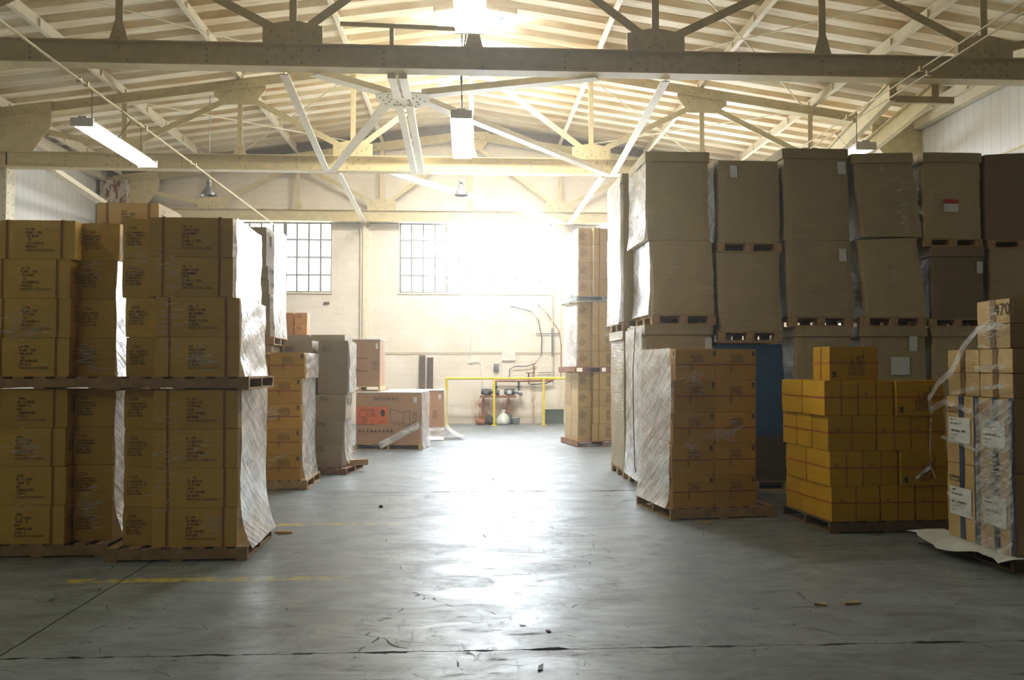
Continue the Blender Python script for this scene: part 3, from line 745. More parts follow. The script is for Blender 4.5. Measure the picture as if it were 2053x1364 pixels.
tube_lamp(6.12, 12.6, 15.05, 5.02, 'lit tube lamp behind the tops of the tall grey cartons', 2, .55)
# thin conduits the lamps hang from
def pipe(pts, r, mat, label, name='conduit_pipe', cat='pipe', group='conduits under the roof', clips=()):
    mb = MB(); c = Vector(pts[0]); mb.tube([Vector(p) - c for p in pts], r, 8)
    for p in clips: mb.box(Vector(p) - c, (.06, .05, .07))
    return tag(mb.build(name, mat, None, c), label, cat, group)
for dx, dz, q in ((0, 0, 'upper of the pair'), (.10, -.06, 'lower of the pair')):
    pipe([(-5.48 + dx, .5, 5.72 + dz), (-5.48 + dx, 24.6, 5.72 + dz)], .012, 'steel_cream', 'thin conduit along the hall above the left tube lamp, ' + q, clips=[(-5.48 + dx, y, 5.72 + dz) for y in (12.2, 14.4, 17)])
    pipe([(6.12 + dx, 6.0, 5.68 + dz), (6.12 + dx, 24.6, 5.68 + dz)], .012, 'steel_cream', 'thin conduit along the hall above the tall grey cartons, ' + q, clips=[(6.12 + dx, y, 5.68 + dz) for y in (11, 13.2, 15.5)])
for z, q in ((5.62, 'upper'), (5.30, 'lower')):
    pipe([(XR - .25, 6.0, z), (XR - .25, 24.9, z)], .022, 'steel_cream', q + ' of two pipes running along the right wall', clips=[(XR - .25, y, z) for y in (13, 16, 20)])
pipe([(-.08, 13.6, 5.95), (-.10, 13.6, 6.5), (-.02, 13.6, 7.0), (.0, 13.6, 8.85)], .012, 'steel_dark', 'twisted cord holding the middle tube lamp from the ridge', 'lamp_cord', 'cord', None)
pipe([(-5.38, 13.4, 5.66), (-5.22, 13.4, 5.5), (-5.42, 13.4, 5.22)], .008, 'black_rubber', 'black cord drooping into the left tube lamp', 'lamp_cord', 'cord', None)
pipe([(6.22, 13.9, 5.62), (6.45, 13.9, 5.35), (6.17, 13.9, 5.13)], .008, 'black_rubber', 'black cord drooping from the conduit above the tall grey cartons', 'lamp_cord', 'cord', None)
r = empty('cross_bar', (-.75, 12.05, 6.22)); tag(r, 'level grey bar on a short post standing on the nearest truss', 'bar')
mb = MB(); mb.tube([(-1.05, 0, .33), (.62, 0, .29)], .035, 8); mb.build('bar', 'steel_cream', r)
mb = MB(); mb.span(-.35, -.29, -.03, .03, 0, .31); mb.build('post', 'steel_cream', r)

def cone_lamp(x, y, z, label, wd=.17, hang=3.2):
    r = empty('cone_lamp', (x, y, z)); tag(r, label, 'lamp', 'cone lamps near the end wall')
    s = MB(); s.lathe([(wd, 0), (wd * .93, .05), (wd * .72, .11), (wd * .42, .18), (.055, .24), (.05, .26)], (0, 0, 0)); s.lathe([(wd - .008, .004), (wd * .9, .05), (wd * .7, .105), (wd * .4, .17), (.02, .21)], (0, 0, 0)); s.build('lamp_shade', 'lamp_grey', r)
    s = MB(); s.lathe([(.001, .24), (.05, .25), (.055, .36), (.03, .38), (.001, .39)], (0, 0, 0), 12); s.build('socket', 'lamp_grey', r)
    s = MB(); s.tube([(0, 0, .38), (0, 0, hang)], .01, 6); s.build('hanger_rod', 'steel_grey', r)
    return r
cone_lamp(-6.0, 20, 5.66, 'grey cone lamp hanging by the left gusset below the second truss', .18, roof(-6.0) - 5.56)
cone_lamp(-.13, 20, 5.72, 'dark cone lamp hanging in front of the bright middle window')

# ---------------------------------------------------------------- end wall fittings
def rail():
    r = empty('guard_rail', (0, 24.2, 0)); tag(r, 'yellow pipe guard rail before the pumps at the end wall', 'rail')
    mb = MB(); mb.tube([(-.58, 0, 1.335), (2.95, 0, 1.335)], .035, 10); mb.build('top_rail', 'paint_yellow', r)
    for x in (-.56, .79, 2.21):
        p = MB(); p.tube([(x, 0, .0), (x, 0, 1.33)], .035, 10); p.build('post', 'paint_yellow', r)
        f = MB(); f.span(x - .08, x + .08, -.08, .08, 0, .015); f.build('foot_plate', 'paint_yellow', r)
rail()
for x0, x1, zt, l in ((-1.38, -1.20, 2.0, 'taller dark brown board leaning on the end wall'), (-1.15, -.97, 1.94, 'shorter dark brown board leaning on the end wall')):
    mb = MB(); mb.bar((0, -.30, 0.01), (0, -.03, zt), x1 - x0, .03, (0, 1, 0)); tag(mb.build('wooden_board', 'plank_brown', None, ((x0 + x1) / 2, YB, 0)), l, 'board', 'boards leaning on the end wall')
YW = YB
def pump(x, label, plate, light):
    r = empty('water_pump', (x, 24.72, .84)); tag(r, label, 'pump', 'water pumps')
    m = MB(); m.tube([(-.20, 0, .1), (.08, 0, .1)], .09, 12); m.tube([(-.23, 0, .1), (-.20, 0, .1)], .075, 12); m.build('motor', 'steel_dark', r)
    m = MB(); m.tube([(.08, 0, .1), (.22, 0, .08)], .06, 10); m.tube([(.20, 0, .07), (.30, 0, .07)], .085, 12); m.build('volute', 'steel_grey' if light else 'steel_dark', r)
    m = MB(); m.tube([(.2, 0, .12), (.2, 0, .41)], .03, 8); m.lathe([(.03, .2), (.05, .23), (.05, .27), (.03, .3)], (.2, 0, 0), 10); m.build('riser_pipe', 'steel_dark', r)
    m = MB(); m.span(-.14, -.02, -.098, -.088, .045, .15); m.build('name_plate', plate, r)
    m = MB(); m.span(-.15, .05, -.08, .08, 0, .03); m.build('foot', 'steel_dark', r)
pump(.66, 'black pump on the rusty shelf, partly behind the middle rail post', 'steel_grey', False)
pump(1.33, 'grey and black pump with a white name plate on the rusty shelf', 'label_white', True)
r = empty('pump_shelf', (.95, 24.72, 0)); tag(r, 'rusty steel shelf under the two pumps', 'shelf')
mb = MB(); mb.span(-.55, .5, -.10, .12, .77, .835); mb.build('shelf_plate', 'rust', r)
for x in (-.45, .28):
    mb = MB(); mb.span(x - .03, x + .03, .05, .10, .15, .77); mb.build('leg', 'rust', r)
def fit(name, pts, rr, mat, label, cat='pipe'):
    return pipe(pts, rr, mat, label, name, cat, 'pipes and cables on the end wall')
fit('water_pipe', [(.83, 24.85, 1.25), (1.7, 24.85, 1.25), (2.55, 24.85, 1.26)], .028, 'rust', 'rusty level pipe above the pumps behind the yellow rail')
fit('water_pipe', [(1.82, 24.85, 1.24), (1.83, 24.85, 1.17), (1.9, 24.85, 1.15), (2.3, 24.85, 1.17), (2.5, 24.85, 1.25)], .018, 'steel_dark', 'dark pipe looping below the level pipe')
fit('water_pipe', [(1.98, 24.9, 1.72), (1.98, 24.88, 1.49), (1.75, 24.88, 1.49)], .025, 'rust', 'rusty elbow pipe over the yellow rail')
fit('water_pipe', [(1.83, 24.88, 1.48), (1.83, 24.88, 1.25)], .022, 'steel_dark', 'short upright pipe between the rusty elbow and level pipe')
fit('water_pipe', [(2.53, 24.9, 1.28), (2.53, 24.9, 5.7)], .022, 'steel_pale', 'tall upright pipe on the end wall beside the tan carton stack')
fit('water_pipe', [(2.53, 24.86, 1.97), (2.53, 24.86, 2.8)], .032, 'steel_grey', 'grey thick length on the tall upright pipe')
fit('cable', [(1.25, 24.9, 1.36), (1.28, 24.9, 1.6), (1.42, 24.9, 1.68), (1.75, 24.9, 1.68), (2.02, 24.9, 1.76), (2.2, 24.9, 2.0), (2.22, 24.9, 2.5), (2.12, 24.9, 3.05), (1.9, 24.9, 3.3), (1.3, 24.9, 3.45)], .013, 'black_rubber', 'black cable curving down the end wall to the pumps', 'cable')
fit('cable', [(2.78, 24.9, 1.3), (2.8, 24.9, 2.3), (2.72, 24.9, 2.75), (2.4, 24.9, 3.2), (2.1, 24.9, 3.5)], .013, 'rust', 'brown cable slanting down the end wall beside the tan carton stack', 'cable')
fit('conduit_pipe', [(-2.6, 24.95, 2.08), (1.05, 24.95, 2.10)], .012, 'steel_cream', 'level conduit on the end wall, from the pilaster to the white panel')
fit('conduit_pipe', [(1.44, 24.95, 2.09), (2.85, 24.95, 2.10)], .012, 'steel_cream', 'level conduit on the end wall, from the white panel to the tan carton stack')
fit('conduit_pipe', [(.12, 24.94, 3.8), (.12, 24.94, 1.9)], .018, 'pvc_white', 'pale upright conduit dropping from the window to the round box')
fit('conduit_pipe', [(.16, 24.94, 1.83), (.35, 24.94, 1.83), (.44, 24.94, 1.76), (.46, 24.94, 1.3), (.46, 24.94, 1.0)], .016, 'pvc_white', 'pale bent conduit from the round box down to the pumps')
fit('conduit_pipe', [(.88, 24.94, 1.75), (1.0, 24.94, 1.82), (1.05, 24.94, 1.72), (1.05, 24.94, 1.3)], .014, 'pvc_white', 'pale bent conduit beside the small grey switch box')
fit('conduit_pipe', [(2.05, 24.94, 2.65), (2.9, 24.94, 2.65)], .016, 'steel_grey', 'grey level pipe high beside the tan carton stack')
fit('conduit_pipe', [(2.1, 24.93, 1.50), (2.6, 24.93, 1.51)], .016, 'steel_grey', 'grey level pipe just over the end of the yellow rail')
mb = MB(); mb.tube([(0, 0, 0), (0, -.05, 0)], .065, 14); tag(mb.build('junction_box', 'pvc_white', None, (.12, YW, 1.83)), 'round pale junction box on the end wall', 'electrical box')
mb = MB(); mb.span(-.08, .08, -.09, 0, -.11, .11); mb.span(-.02, .02, -.105, -.09, -.02, .04); tag(mb.build('switch_box', 'steel_grey', None, (.88, YW, 1.65), bevel=.008), 'small grey switch box above the yellow rail', 'electrical box')
mb = MB(); mb.span(-.2, .2, -.07, 0, -.14, .14); tag(mb.build('panel_box', 'pvc_white', None, (1.24, YW, 1.99), bevel=.006), 'wide cream panel box on the end wall conduit', 'electrical box')
mb = MB(); mb.span(-.29, .29, -.02, .02, 0, .42); o = mb.build('steel_sheet', 'grey_green', None, (2.6, 24.9, 0)); tag(o, 'dark grey-green sheet standing on the floor against the end wall', 'panel')
mb = MB(); mb.lathe([(.001, 0), (.12, 0), (.14, .20), (.145, .21), (.13, .2), (.11, .02)], (0, 0, 0), 18); o = mb.build('bucket', 'bucket_grey', None, (1.42, 24.6, 0)); tag(o, 'grey bucket on the floor under the pumps', 'bucket')
mb = MB(); mb.lathe([(.001, 0), (.10, 0), (.12, .28), (.10, .3)], (0, 0, 0), 14); o = mb.build('dark_jug', 'grey_green', None, (1.22, 24.72, 0)); tag(o, 'dark jug standing beside the grey bucket', 'jug')
mb = MB(); mb.lathe([(.001, 0), (.17, 0), (.21, .05), (.20, .13), (.15, .22), (.09, .30), (.04, .34), (.05, .39), (.07, .43), (.001, .42)], (0, 0, 0), 22)
mb.v = [(x * (1 + .16 * math.sin(5 * math.atan2(y, x) + 9 * z) + .10 * math.sin(11 * math.atan2(y, x) - 14 * z)) + .12 * z, y * (1 + .12 * math.sin(4 * math.atan2(y, x) + 11 * z)), z) for x, y, z in mb.v]
o = mb.build('plastic_bag', 'bag_pale', None, (1.03, 24.45, 0)); tag(o, 'pale sagging plastic bag on the floor between the rail posts', 'bag')
mb = MB(); mb.lathe([(.001, 0), (.14, 0), (.16, .13), (.14, .14), (.12, .04), (.001, .03)], (0, 0, 0), 14); o = mb.build('red_pan', 'rust', None, (.42, 24.5, 0)); tag(o, 'rusty red pan on the floor below the left pump', 'pan')
mb = MB(); mb.lathe([(.001, 0), (.13, .02), (.15, .12), (.09, .22), (.05, .28), (.001, .29)], (0, 0, 0), 9); mb.tube([(.08, 0, .12), (.14, -.05, .08), (.16, -.06, .03)], .03, 7); o = mb.build('scrap_motor', 'black_rubber', None, (.66, 24.5, 0)); tag(o, 'black scrap motor lying beside the rusty red pan', 'scrap')
mb = MB(); mb.span(-.075, .075, -.06, 0, -.03, .03); tag(mb.build('wall_vent', 'plank_brown', None, (-4.08, YW, 3.53), bevel=.006), 'small dark vent on the end wall under the left window', 'vent')

# ================================================================ pallet loads
class Load:
    """a pallet load: origin at the near left corner of the pallet, u to the right, v away from the viewer"""
    def __init__(s, x, y, deg): s.o = Vector((x, y, 0)); s.a = R(deg); s.m = Matrix.Rotation(s.a, 3, 'Z')
    def at(s, u, v, z=0): return s.o + s.m @ Vector((u, v, z))
    def vec(s, u, v, z=0): return s.m @ Vector((u, v, z))
    def pallet(s, L, D, z, label, u=0, v=0, **k): return pallet(L, D, s.at(u + L / 2, v + D / 2, z), s.a, label, **k)
    def put(s, style, u0, u1, v0, v1, z, h, label, group, wob=.9, dx=0):
        rr = random.uniform(-wob, wob)
        return carton(style, u1 - u0, v1 - v0, h, s.at((u0 + u1) / 2 + dx, (v0 + v1) / 2, z), s.a + R(rr), label, group)
    def film(s, label, sheets, glint_spots=(), seed=1, mat='film'):
        """sheets: (u0, v0, u1, v1, z0, z1, flare)"""
        sh = [(s.at(a, b, z0), s.vec(c - a, d - b), Vector((0, 0, z1 - z0)), fl) for a, b, c, d, z0, z1, fl in sheets]
        cr = []
        for a, b, c, d, z0, z1, n, ln in glint_spots:
            uv = s.vec(c - a, d - b); cr.append((s.at(a, b, z0), uv, Vector((0, 0, z1 - z0)), uv.cross(Vector((0, 0, 1))).normalized(), n, ln))
        return film(label, sh, cr, seed=seed, mat=mat)
ORD = ['bottom', 'second', 'third', 'fourth', 'fifth']

# ---- the two double loads of brown cartons by the left edge
def left_double(ld, where, long_left, rows_lo, rows_hi, set_back, recess, gap_lab):
    """where: words for the stack; long_left: the long carton stands left of the end-on one"""
    G = 'brown printed cartons on the ' + where
    z = .115
    lo = ld.pallet(1.18, 1.02, 0, 'floor pallet under the ' + where, h=.115)
    for tier, hh in (('lower', rows_lo), ('upper', rows_hi)):
        for k in range(4):
            row = ORD[k] if k < 3 else 'top'
            dx = random.uniform(-.012, .012)
            if long_left: a = (.12, .82, .83, 1.17)
            else: a = (.38, 1.09, .10, .37)
            if tier == 'upper' and not long_left: dx += (-.05, -.05, -.08, -.10)[3 - k] * .0 + (.0, .0, -.05, -.07)[k]
            if tier == 'upper' and long_left: dx += (0, .01, .02, .05)[k]
            st = 'printed'
            ld.put(st, a[0], a[1], .02, .47, z, hh - .003, 'long brown carton, %s row of %s tier, %s' % (row, tier, where), G, dx=dx)
            ld.put(st, a[2], a[3], .02 + recess, .02 + recess + .45, z, hh - .003, 'end-on brown carton, %s row of %s tier, %s' % (row, tier, where), G, dx=dx * .6)
            b0, b1 = (a[2], a[3]) if long_left else (a[0], a[1])
            ld.put(st, b0, b1, .49 + (recess if long_left else 0), .98, z, hh - .003, 'rear brown carton, %s row of %s tier, %s' % (row, tier, where), G, dx=dx)
            z += hh
        if tier == 'lower':
            ld.pallet(1.18, 1.02, z, 'raised pallet between the two tiers of the ' + where, h=.11); z += .11
    return z
LA = Load(-4.31, 7.62, 0); LB = Load(-3.05, 7.40, 1.0)
left_double(LA, 'far left wrapped stack', True, .336, .345, 0, .13, '')
left_double(LB, 'left wrapped stack nearer the aisle', False, .336, .345, 0, .10, '')
LB.film('bright crinkled film on the aisle side of the lower load, tall left stack', [(1.11, .0, 1.11, 1.0, .10, 1.45, .10)],
        [(.36, 0, .70, 0, .2, 1.42, 70, .10), (.70, 0, 1.08, 0, .2, .5, 14, .16), (.5, 0, 1.0, 0, .3, 1.3, 24, .12)], 3)
LB.film('bright film on the aisle side of the upper load, tall left stack', [(1.10, .0, 1.09, 1.0, 1.57, 2.25, .03), (1.055, .0, 1.05, .98, 2.25, 2.94, 0)],
        [(.38, 0, .68, 0, 1.65, 2.9, 85, .12), (.10, .08, .37, .08, 2.4, 2.93, 22, .12), (.5, 0, 1.05, 0, 1.6, 1.9, 22, .2)], 4)
LA.film('bright crinkled film between the two left stacks, lower load', [(1.19, .10, 1.21, 1.0, .10, 1.44, .14)],
        [(.2, 0, .80, 0, .7, 1.4, 60, .14), (.80, .1, 1.17, .1, .2, .62, 60, .15), (.2, 0, .7, 0, .2, .7, 12, .1)], 5)
LA.film('bright film between the two left stacks, upper load', [(1.185, .10, 1.19, 1.0, 1.56, 2.6, .03)],
        [(.15, 0, .75, 0, 1.6, 2.2, 70, .12), (.83, .1, 1.16, .1, 1.6, 1.9, 60, .14), (.80, .1, 1.16, .1, 2.4, 2.6, 30, .1)], 6)
mb = MB(); mb.span(-.04, .04, -.22, .22, 0, .004); 
# rear stack whose top carton shows above the aisle-side stack
LR = Load(-3.82, 8.80, 0); G = 'plain cartons behind the left stacks'
LR.pallet(.75, .8, 0, 'floor pallet of the plain stack hidden behind the left stacks', h=.125)
LR.put('grey', .0, .72, 0, .7, .125, 1.45, 'tall plain carton at the foot of the stack behind the left stacks', G, 0)
LR.put('grey', .0, .72, 0, .7, 1.577, 1.38, 'tall plain carton below the topmost one, behind the left stacks', G, 0)
LR.put('printed/tan', .06, .68, 0, .7, 2.96, .37, 'tan carton peeping over the top of the left stacks', G, 0)

# ---- tall grey column beyond, with its lower load
LC = Load(-3.62, 12.7, 0); G = 'grey cartons of the tall column left of the first window'
LC.pallet(.78, .95, 0, 'floor pallet of the tall grey column on the left', h=.13)
for k, (h_, z) in enumerate(((.93, .13), (.92, 1.062))): LC.put('grey', .02, .74, .02, .9, z, h_, ('bottom', 'second')[k] + ' big grey carton of the tall column, lower load', G, 0)
LC.pallet(.78, .95, 1.985, 'raised pallet in the tall grey column on the left', h=.12)
z = 2.107
for k, (h_, dx) in enumerate(((.21, .01), (.42, 0), (.21, -.015), (.20, -.03), (.58, -.06))):
    LC.put('grey', .02, .71, .02, .9, z, h_, '%s grey carton of the tall column, upper load' % (ORD[k] if k < 4 else 'topmost tall'), G, 0, dx); z += h_ + .003
LC.film('white-lit film on the aisle side of the tall grey column', [(.76, .0, .74, .95, 2.1, z, .02)], (), 8)

# ---- honey coloured load in front of it
LE = Load(-3.02, 11.62, 0); G = 'honey cartons on the left pallet beside the grey leaning stack'
LE.pallet(.88, 1.02, 0, 'pallet under the honey cartons on the left of the aisle')
for k in range(5):
    dx = .04 if k == 4 else 0; row = ORD[k] if k < 4 else 'top'; z = .125 + k * .346
    LE.put('honey', -.16, .305, .02, .47, z, .343, 'honey carton, left column, %s row, load beside the grey leaning stack' % row, G, dx=dx)
    LE.put('honey', .315, .785, .02, .47, z, .343, 'honey carton, aisle column, %s row, load beside the grey leaning stack' % row, G, dx=dx)
    LE.put('honey', .315, .785, .49, .94, z, .343, 'honey carton behind, %s row, load beside the grey leaning stack' % row, G, dx=dx)
LE.film('bright crinkled film on the aisle side of the honey cartons', [(.80, .0, .80, .97, .12, 1.5, .05), (.845, .0, .845, .97, 1.5, 1.85, 0)],
        [(-.1, 0, .78, 0, .8, 1.3, 40, .2), (.1, 0, .78, 0, .2, .6, 22, .14)], 9)

# ---- leaning grey stack
LG = Load(-2.90, 13.3, 0); G = 'grey cartons of the leaning stack'
pallet(1.05, .95, (-2.28, 13.72, 0), R(-9), 'reddish pallet under the grey leaning stack', 'wood_red', h=.10)
z = .102
for k, (h_, e) in enumerate(((.35, .0), (.39, .02), (.39, .05), (.84, .08))):
    row = ('bottom', 'second', 'third', 'tall top')[k]
    LG.put('grey', .02, .48, .02, .80, z, h_ - .003, 'grey carton, left side, %s row of the leaning stack' % row, G, 0, e * .3)
    LG.put('grey', .50, .96, .02, .80, z, h_ - .003, 'grey carton, aisle side, %s row of the leaning stack' % row, G, 0, e + .02); z += h_
LG.film('white-lit loose film on the aisle side of the grey leaning stack', [(1.0, .05, 1.0, .85, .15, 1.25, .06), (1.075, .02, 1.075, .82, 1.26, 2.05, 0)], (), 10)
mb = MB(); mb.span(-.16, .16, -.04, .04, 0, .09); tag(mb.build('wood_block', 'wood', None, (-1.72, 13.62, .10), R(20)), 'loose wood block sticking out over the corner of the reddish pallet', 'wood block')

# ---- grey load behind it with four small orange cartons on top
LF = Load(-3.26, 14.65, 0); G = 'grey cartons behind the leaning stack'
LF.pallet(1.22, 1.0, 0, 'pallet of the grey load behind the leaning stack', h=.13)
for k, z in enumerate((.132, 1.172)):
    for q, (a, b) in enumerate(((.02, .58), (.60, 1.18))):
        LF.put('grey', a, b, .02, .95, z, 1.037, '%s grey carton, %s of the load behind the leaning stack' % (('lower', 'upper')[k], ('left', 'aisle side')[q]), G, 0)
for k in range(2):
    for q in range(2):
        LF.put('orange', .02 + q * .235, .24 + q * .235, .35, .65, 2.21 + k * .2, .197, 'small orange carton, %s row, %s, on the grey load' % (('lower', 'upper')[k], ('left', 'aisle side')[q]), 'small orange cartons on the grey load', 1)

# ---- generator cartons
def generator_box(x, y, deg, z, L, D, H, label, style, group='big printed cartons before the end wall'):
    r = empty('generator_carton', (x, y, z), R(deg)); tag(r, label, 'carton', group); rnd = random.Random(label)
    mb = carton_body(L, D, H, rnd, .008); P, wd = face_of(L, D, H, 'front', .012); I = 1
    if style == 'full':
        ink_rect(mb, P, .02, H * .38, L * .50, H * .72, 2)
        P2 = face_of(L, D, H, 'front', .015)[0]
        ink_text(mb, P2, 'GENERAC', L * .27, H * .845, H * .07, 3, width=L * .40)
        ink_text(mb, P2, 'POWER', L * .10, H * .63, H * .05, 3, width=L * .20); ink_text(mb, P2, 'TO LIFE', L * .13, H * .555, H * .045, 3, width=L * .17)
        for a in range(16):                                                   # ring emblem with a V, drawn pear-shaped icon, line drawing, handling icons
            t0, t1 = a * math.pi / 8, (a + 1) * math.pi / 8; c = (L * .14, H * .455)
            mb.add([P2(c[0] + rr * math.cos(t), c[1] + rr * math.sin(t)) for rr, t in ((.055, t0), (.055, t1), (.043, t1), (.043, t0))], [(0, 1, 2, 3)], I)
            c = (L * .42, H * .60); mb.add([P2(*c), P2(c[0] + .045 * math.cos(t0), c[1] + .075 * math.sin(t0)), P2(c[0] + .045 * math.cos(t1), c[1] + .075 * math.sin(t1))], [(0, 1, 2)], I)
        ink_text(mb, P2, 'V', L * .14 - .022, H * .435, .05, I)
        def seg(a, b, t=.004):
            d = Vector((b[0] - a[0], b[1] - a[1])).normalized() * t; mb.add([P2(a[0] - d.y, a[1] + d.x), P2(b[0] - d.y, b[1] + d.x), P2(b[0] + d.y, b[1] - d.x), P2(a[0] + d.y, a[1] - d.x)], [(0, 1, 2, 3)], I)
        for a, b in (((.54, .68), (.74, .60)), ((.54, .44), (.74, .40)), ((.74, .60), (.74, .40)), ((.74, .60), (.84, .66)), ((.84, .66), (.84, .36)), ((.84, .36), (.74, .40)), ((.54, .68), (.54, .44)), ((.06, .60), (.10, .73)), ((.06, .60), (.06, .52)), ((.06, .52), (.34, .54)), ((.54, .40), (.84, .33))):
            seg((L * a[0], H * a[1]), (L * b[0], H * b[1]))
        for k in range(5): ink_line(mb, P2, L * .88, H * (.58 - .045 * k), .10, H * .028, rnd, I)
        ink_line(mb, P2, L * .04, H * .365, L * .26, H * .022, rnd, I); ink_line(mb, P2, L * .36, H * .415, L * .09, H * .02, rnd, I)
        u = .05
        for k in range(9):
            wv = rnd.uniform(.03, .06); hv = rnd.uniform(.03, .075) * H
            ink_rect(mb, P2, L * u, H * .22, L * u + wv * .5, H * .22 + hv, I); ink_rect(mb, P2, L * u + wv * .6, H * .23, L * u + wv, H * .25, I); u += .062
        ink_line(mb, P2, L * .04, H * .175, L * .2, H * .015, rnd, I)
    else:
        P2 = face_of(L, D, H, 'front', .014)[0]
        for k in range(4): ink_line(mb, P2, L * .80, H * (.5 - .05 * k), .12, H * .03, rnd, I)
        for a, b in (((.25, .58), (.70, .60)), ((.70, .60), (.70, .32)), ((.25, .35), (.70, .32))):
            mb.add([P2(L * a[0], H * a[1] - .006), P2(L * b[0], H * b[1] - .006), P2(L * b[0], H * b[1] + .006), P2(L * a[0], H * a[1] + .006)], [(0, 1, 2, 3)], I)
            
    mb.build('body', ['card_pink', 'ink', 'ink_orange', 'steel_dark'], r)
    m = MB(); m.add([P(L * .90, H * .80), P(L * .95, H * .80), P(L * .95, H * .91), P(L * .90, H * .91)], [(0, 1, 2, 3)]); o = m.build('shipping_label', 'label_white', r)
    m = MB(); m.span(-L / 2 - .012, L / 2 + .012, -D / 2 - .012, D / 2 + .012, H - .012, H + .006); m.build('top_flap', 'label_white', r)
    return r
a = R(-6.5); gx, gy = -.91, 17.04
cx, cy = gx - .66 * math.cos(a) - .5 * math.sin(a), gy - .66 * math.sin(a) + .5 * math.cos(a)
pallet(1.32, 1.0, (cx, cy, 0), a, 'pallet under the big generator carton nearest the aisle', 'wood_pale', 'v', h=.12)
generator_box(cx, cy, -6.5, .121, 1.30, .98, 1.03, 'big reddish generator carton with bold print, on the floor pallet nearest the aisle', 'full')
pallet(1.25, 1.0, (-1.14, 19.84, 0), R(1), 'pallet under the second generator carton, near the yellow rail', 'wood_pale', 'v', h=.13)
generator_box(-1.14, 19.84, 1, .131, 1.24, .98, 1.0, 'reddish generator carton standing behind the first, near the yellow rail', 'part')
pallet(.82, .8, (-2.14, 17.75, 1.16), R(-2), 'raised pallet under the upper reddish carton', 'wood_pale', 'v', h=.11)
generator_box(-2.14, 17.75, -2, 1.271, .80, .78, .95, 'upper reddish carton on a pallet, on top of the generator carton', 'part')
film('torn film trailing from the second generator carton onto the floor', [((-.49, 19.36, .02), (.02, .95, 0), (0, 0, 1.1), .42), ((-1.6, 19.30, .02), (1.1, -.0, 0), (0, 0, .28), .10)], (), seed=12)
b_ = Matrix.Rotation(a, 3, 'Z'); p0 = Vector((cx, cy, 0))
film('white-lit film on the aisle side of the big generator carton', [(p0 + b_ @ Vector((.67, -.49, .02)), b_ @ Vector((0, .98, 0)), (0, 0, 1.13), .03)], (), seed=13)
film('twisted film band slanting across the lower corner of the big generator carton', [(p0 + b_ @ Vector((-.14, -.515, .02)), b_ @ Vector((.80, 0, .42)), b_ @ Vector((-.05, 0, .13)), 0)], (), seed=14)

# ---- three-tier tan stack in the middle distance
LM = Load(2.29, 17.5, 10); G = 'tan printed cartons of the three-tier stack'
w_ = 'three-tier stack by the yellow rail'
LM.pallet(1.15, 1.2, 0, 'floor pallet of the three-tier tan stack', mat='wood_red', along='v', h=.12)
z = .12
for t_, (tn, hh) in enumerate((('lowest', .355), ('middle', .341), ('upper', .36))):
    for k in range(4):
        row = ORD[k] if k < 3 else 'top'; e = (0, .015, .03)[t_] + random.uniform(-.012, .012)
        LM.put('printed/tan', .36, 1.06, .02, .48, z, hh - .003, 'long tan carton, %s row of the %s tier, %s' % (row, tn, w_), G, dx=e)
        LM.put('printed/tan', .05, .345, .10, .56, z, hh - .003, 'end-on tan carton, %s row of the %s tier, %s' % (row, tn, w_), G, dx=e)
        LM.put('printed/tan', .05, .345, .58, 1.04, z, hh - .003, 'rear tan carton, %s row of the %s tier, %s' % (row, tn, w_), G, dx=e); z += hh
    if t_ < 2:
        LM.pallet(1.15, 1.2, z, ('reddish pallet between lowest and middle tier of the tan stack', 'grey-white pallet between middle and upper tier of the tan stack')[t_], mat=('wood_red', 'bucket_grey')[t_], along='v', h=.12, u=-.05 if t_ == 0 else 0); z += .12
LM.film('glossy film on the window side of the tan stack, upper tiers', [(.04, 1.06, .045, .10, 1.67, 2.95, .02), (.06, 1.06, .065, .10, 3.2, 4.5, .02)], [(.4, .01, 1.05, .01, 1.7, 2.9, 40, .2)], 15)

